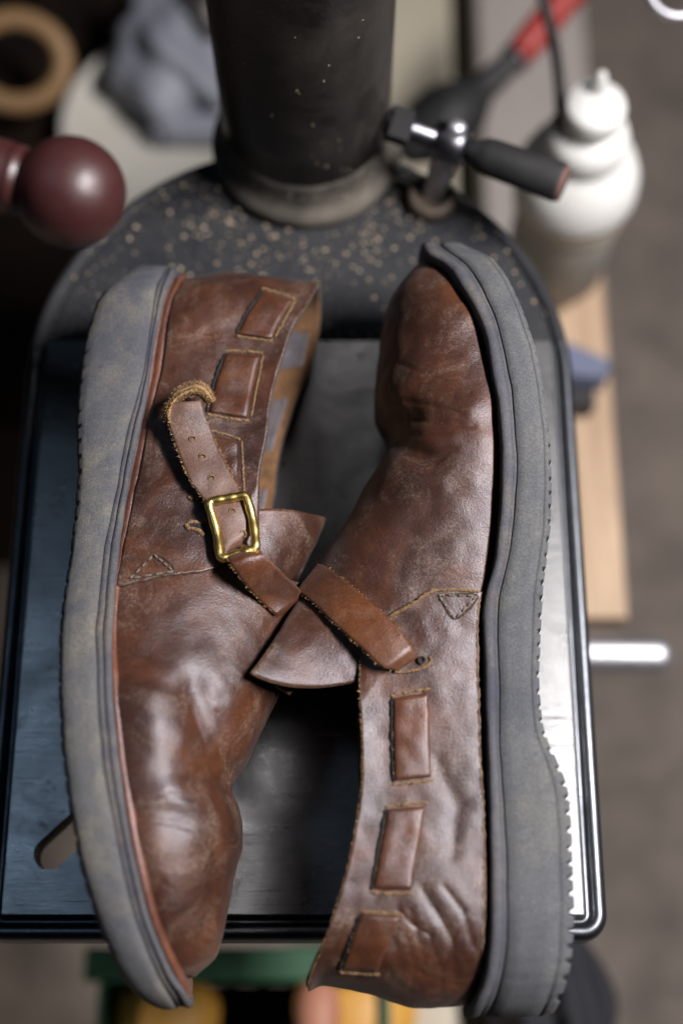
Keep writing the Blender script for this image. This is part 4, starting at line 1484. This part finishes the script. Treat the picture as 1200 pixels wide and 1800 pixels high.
def lattice():
    lo = np.array([gx0 + t_, gy0 + t_])
    hi = np.array([gx1 - t_, gy1 - t_])
    src = None
    n_ = 0
    for sgn in (1, -1):
        c0 = -3.0
        for k in range(-16, 30):
            # line x*1 + y*sgn = c, clipped to the floor rectangle
            c = lo[0] + sgn * (lo[1] if sgn > 0 else hi[1]) + k * 0.022
            pts = []
            for x in (lo[0], hi[0]):
                y = (c - x) * sgn
                if lo[1] - 1e-9 <= y <= hi[1] + 1e-9:
                    pts.append((x, y))
            for y in (lo[1], hi[1]):
                x = c - y * sgn
                if lo[0] < x < hi[0]:
                    pts.append((x, y))
            if len(pts) < 2:
                continue
            a, b = Vector(pts[0]), Vector(pts[-1])
            if (b - a).length < 0.015:
                continue
            d = (b - a).normalized()
            s = Vector((-d.y, d.x)) * 0.0035
            z0, z1 = (-0.438, -0.431) if sgn > 0 else (-0.4309, -0.424)
            V = [(*(p + q), z) for z in (z0, z1) for p, q in ((a, s), (a, -s), (b, -s), (b, s))]
            obj('lattice_bar', V, [(3, 2, 1, 0), (4, 5, 6, 7), (0, 1, 5, 4), (1, 2, 6, 5), (2, 3, 7, 6), (3, 0, 4, 7)], 'green_dark', crate, False)
lattice()
bevel_box('floor_panel', (gx0 + t_ + 0.001, gy0 + t_ + 0.001, -0.4395), (gx1 - t_ - 0.001, gy1 - t_ - 0.001, -0.4385), ['green_dark'], crate, 0.0002)
def last_fn(p):
    x, y, z = p
    k = 0.62 + 0.38 * (0.5 + 0.5 * y)            # narrower at one end, instep swept up
    return [x * k, y, z * (0.75 + 0.25 * k) + 0.22 * max(0, -y) ** 2]
for nm, (px, py), z, r, mat, lab in (
        ('shoe_last', (292, 1800), -0.33, (0.040, 0.030, 0.024), 'yellow_plastic', 'yellow plastic shoe last in the crate below the buckled shoe toe'),
        ('shoe_last', (626, 1796), -0.33, (0.045, 0.040, 0.026), 'yellow_plastic', 'yellow plastic shoe last below the heel collar of the right shoe'),
        ('shoe_last', (560, 1796), -0.30, (0.016, 0.026, 0.016), 'pink_plastic', 'small pink shoe last leaning on the yellow one'),
        ('shoe_last', (805, 1812), -0.35, (0.058, 0.034, 0.022), 'ivory_plastic', 'ivory shoe last at the bottom below the right shoe heel')):
    c = unproj(px, py, z)
    tag(ellipsoid(nm, c, r, mat, None, last_fn, loc=c), lab, 'shoe last', 'shoe lasts below the table')

# dark folded cloth at the lower right
dc = unproj(1012, 1780, -0.30)
def fold_fn(p):
    x, y, z = p
    return [x * (1 + 0.10 * math.sin(5 * y + 1)), y * (1 + 0.08 * math.sin(7 * x)), z * (1 + 0.25 * math.sin(9 * x + 3 * y))]
tag(ellipsoid('black_cloth', (dc[0] - 0.015, dc[1], dc[2]), (0.036, 0.062, 0.04), 'black_cloth', None, fold_fn, 40, 26, loc=tuple(dc)), 'crumpled black cloth below the right shoe heel', 'cloth')
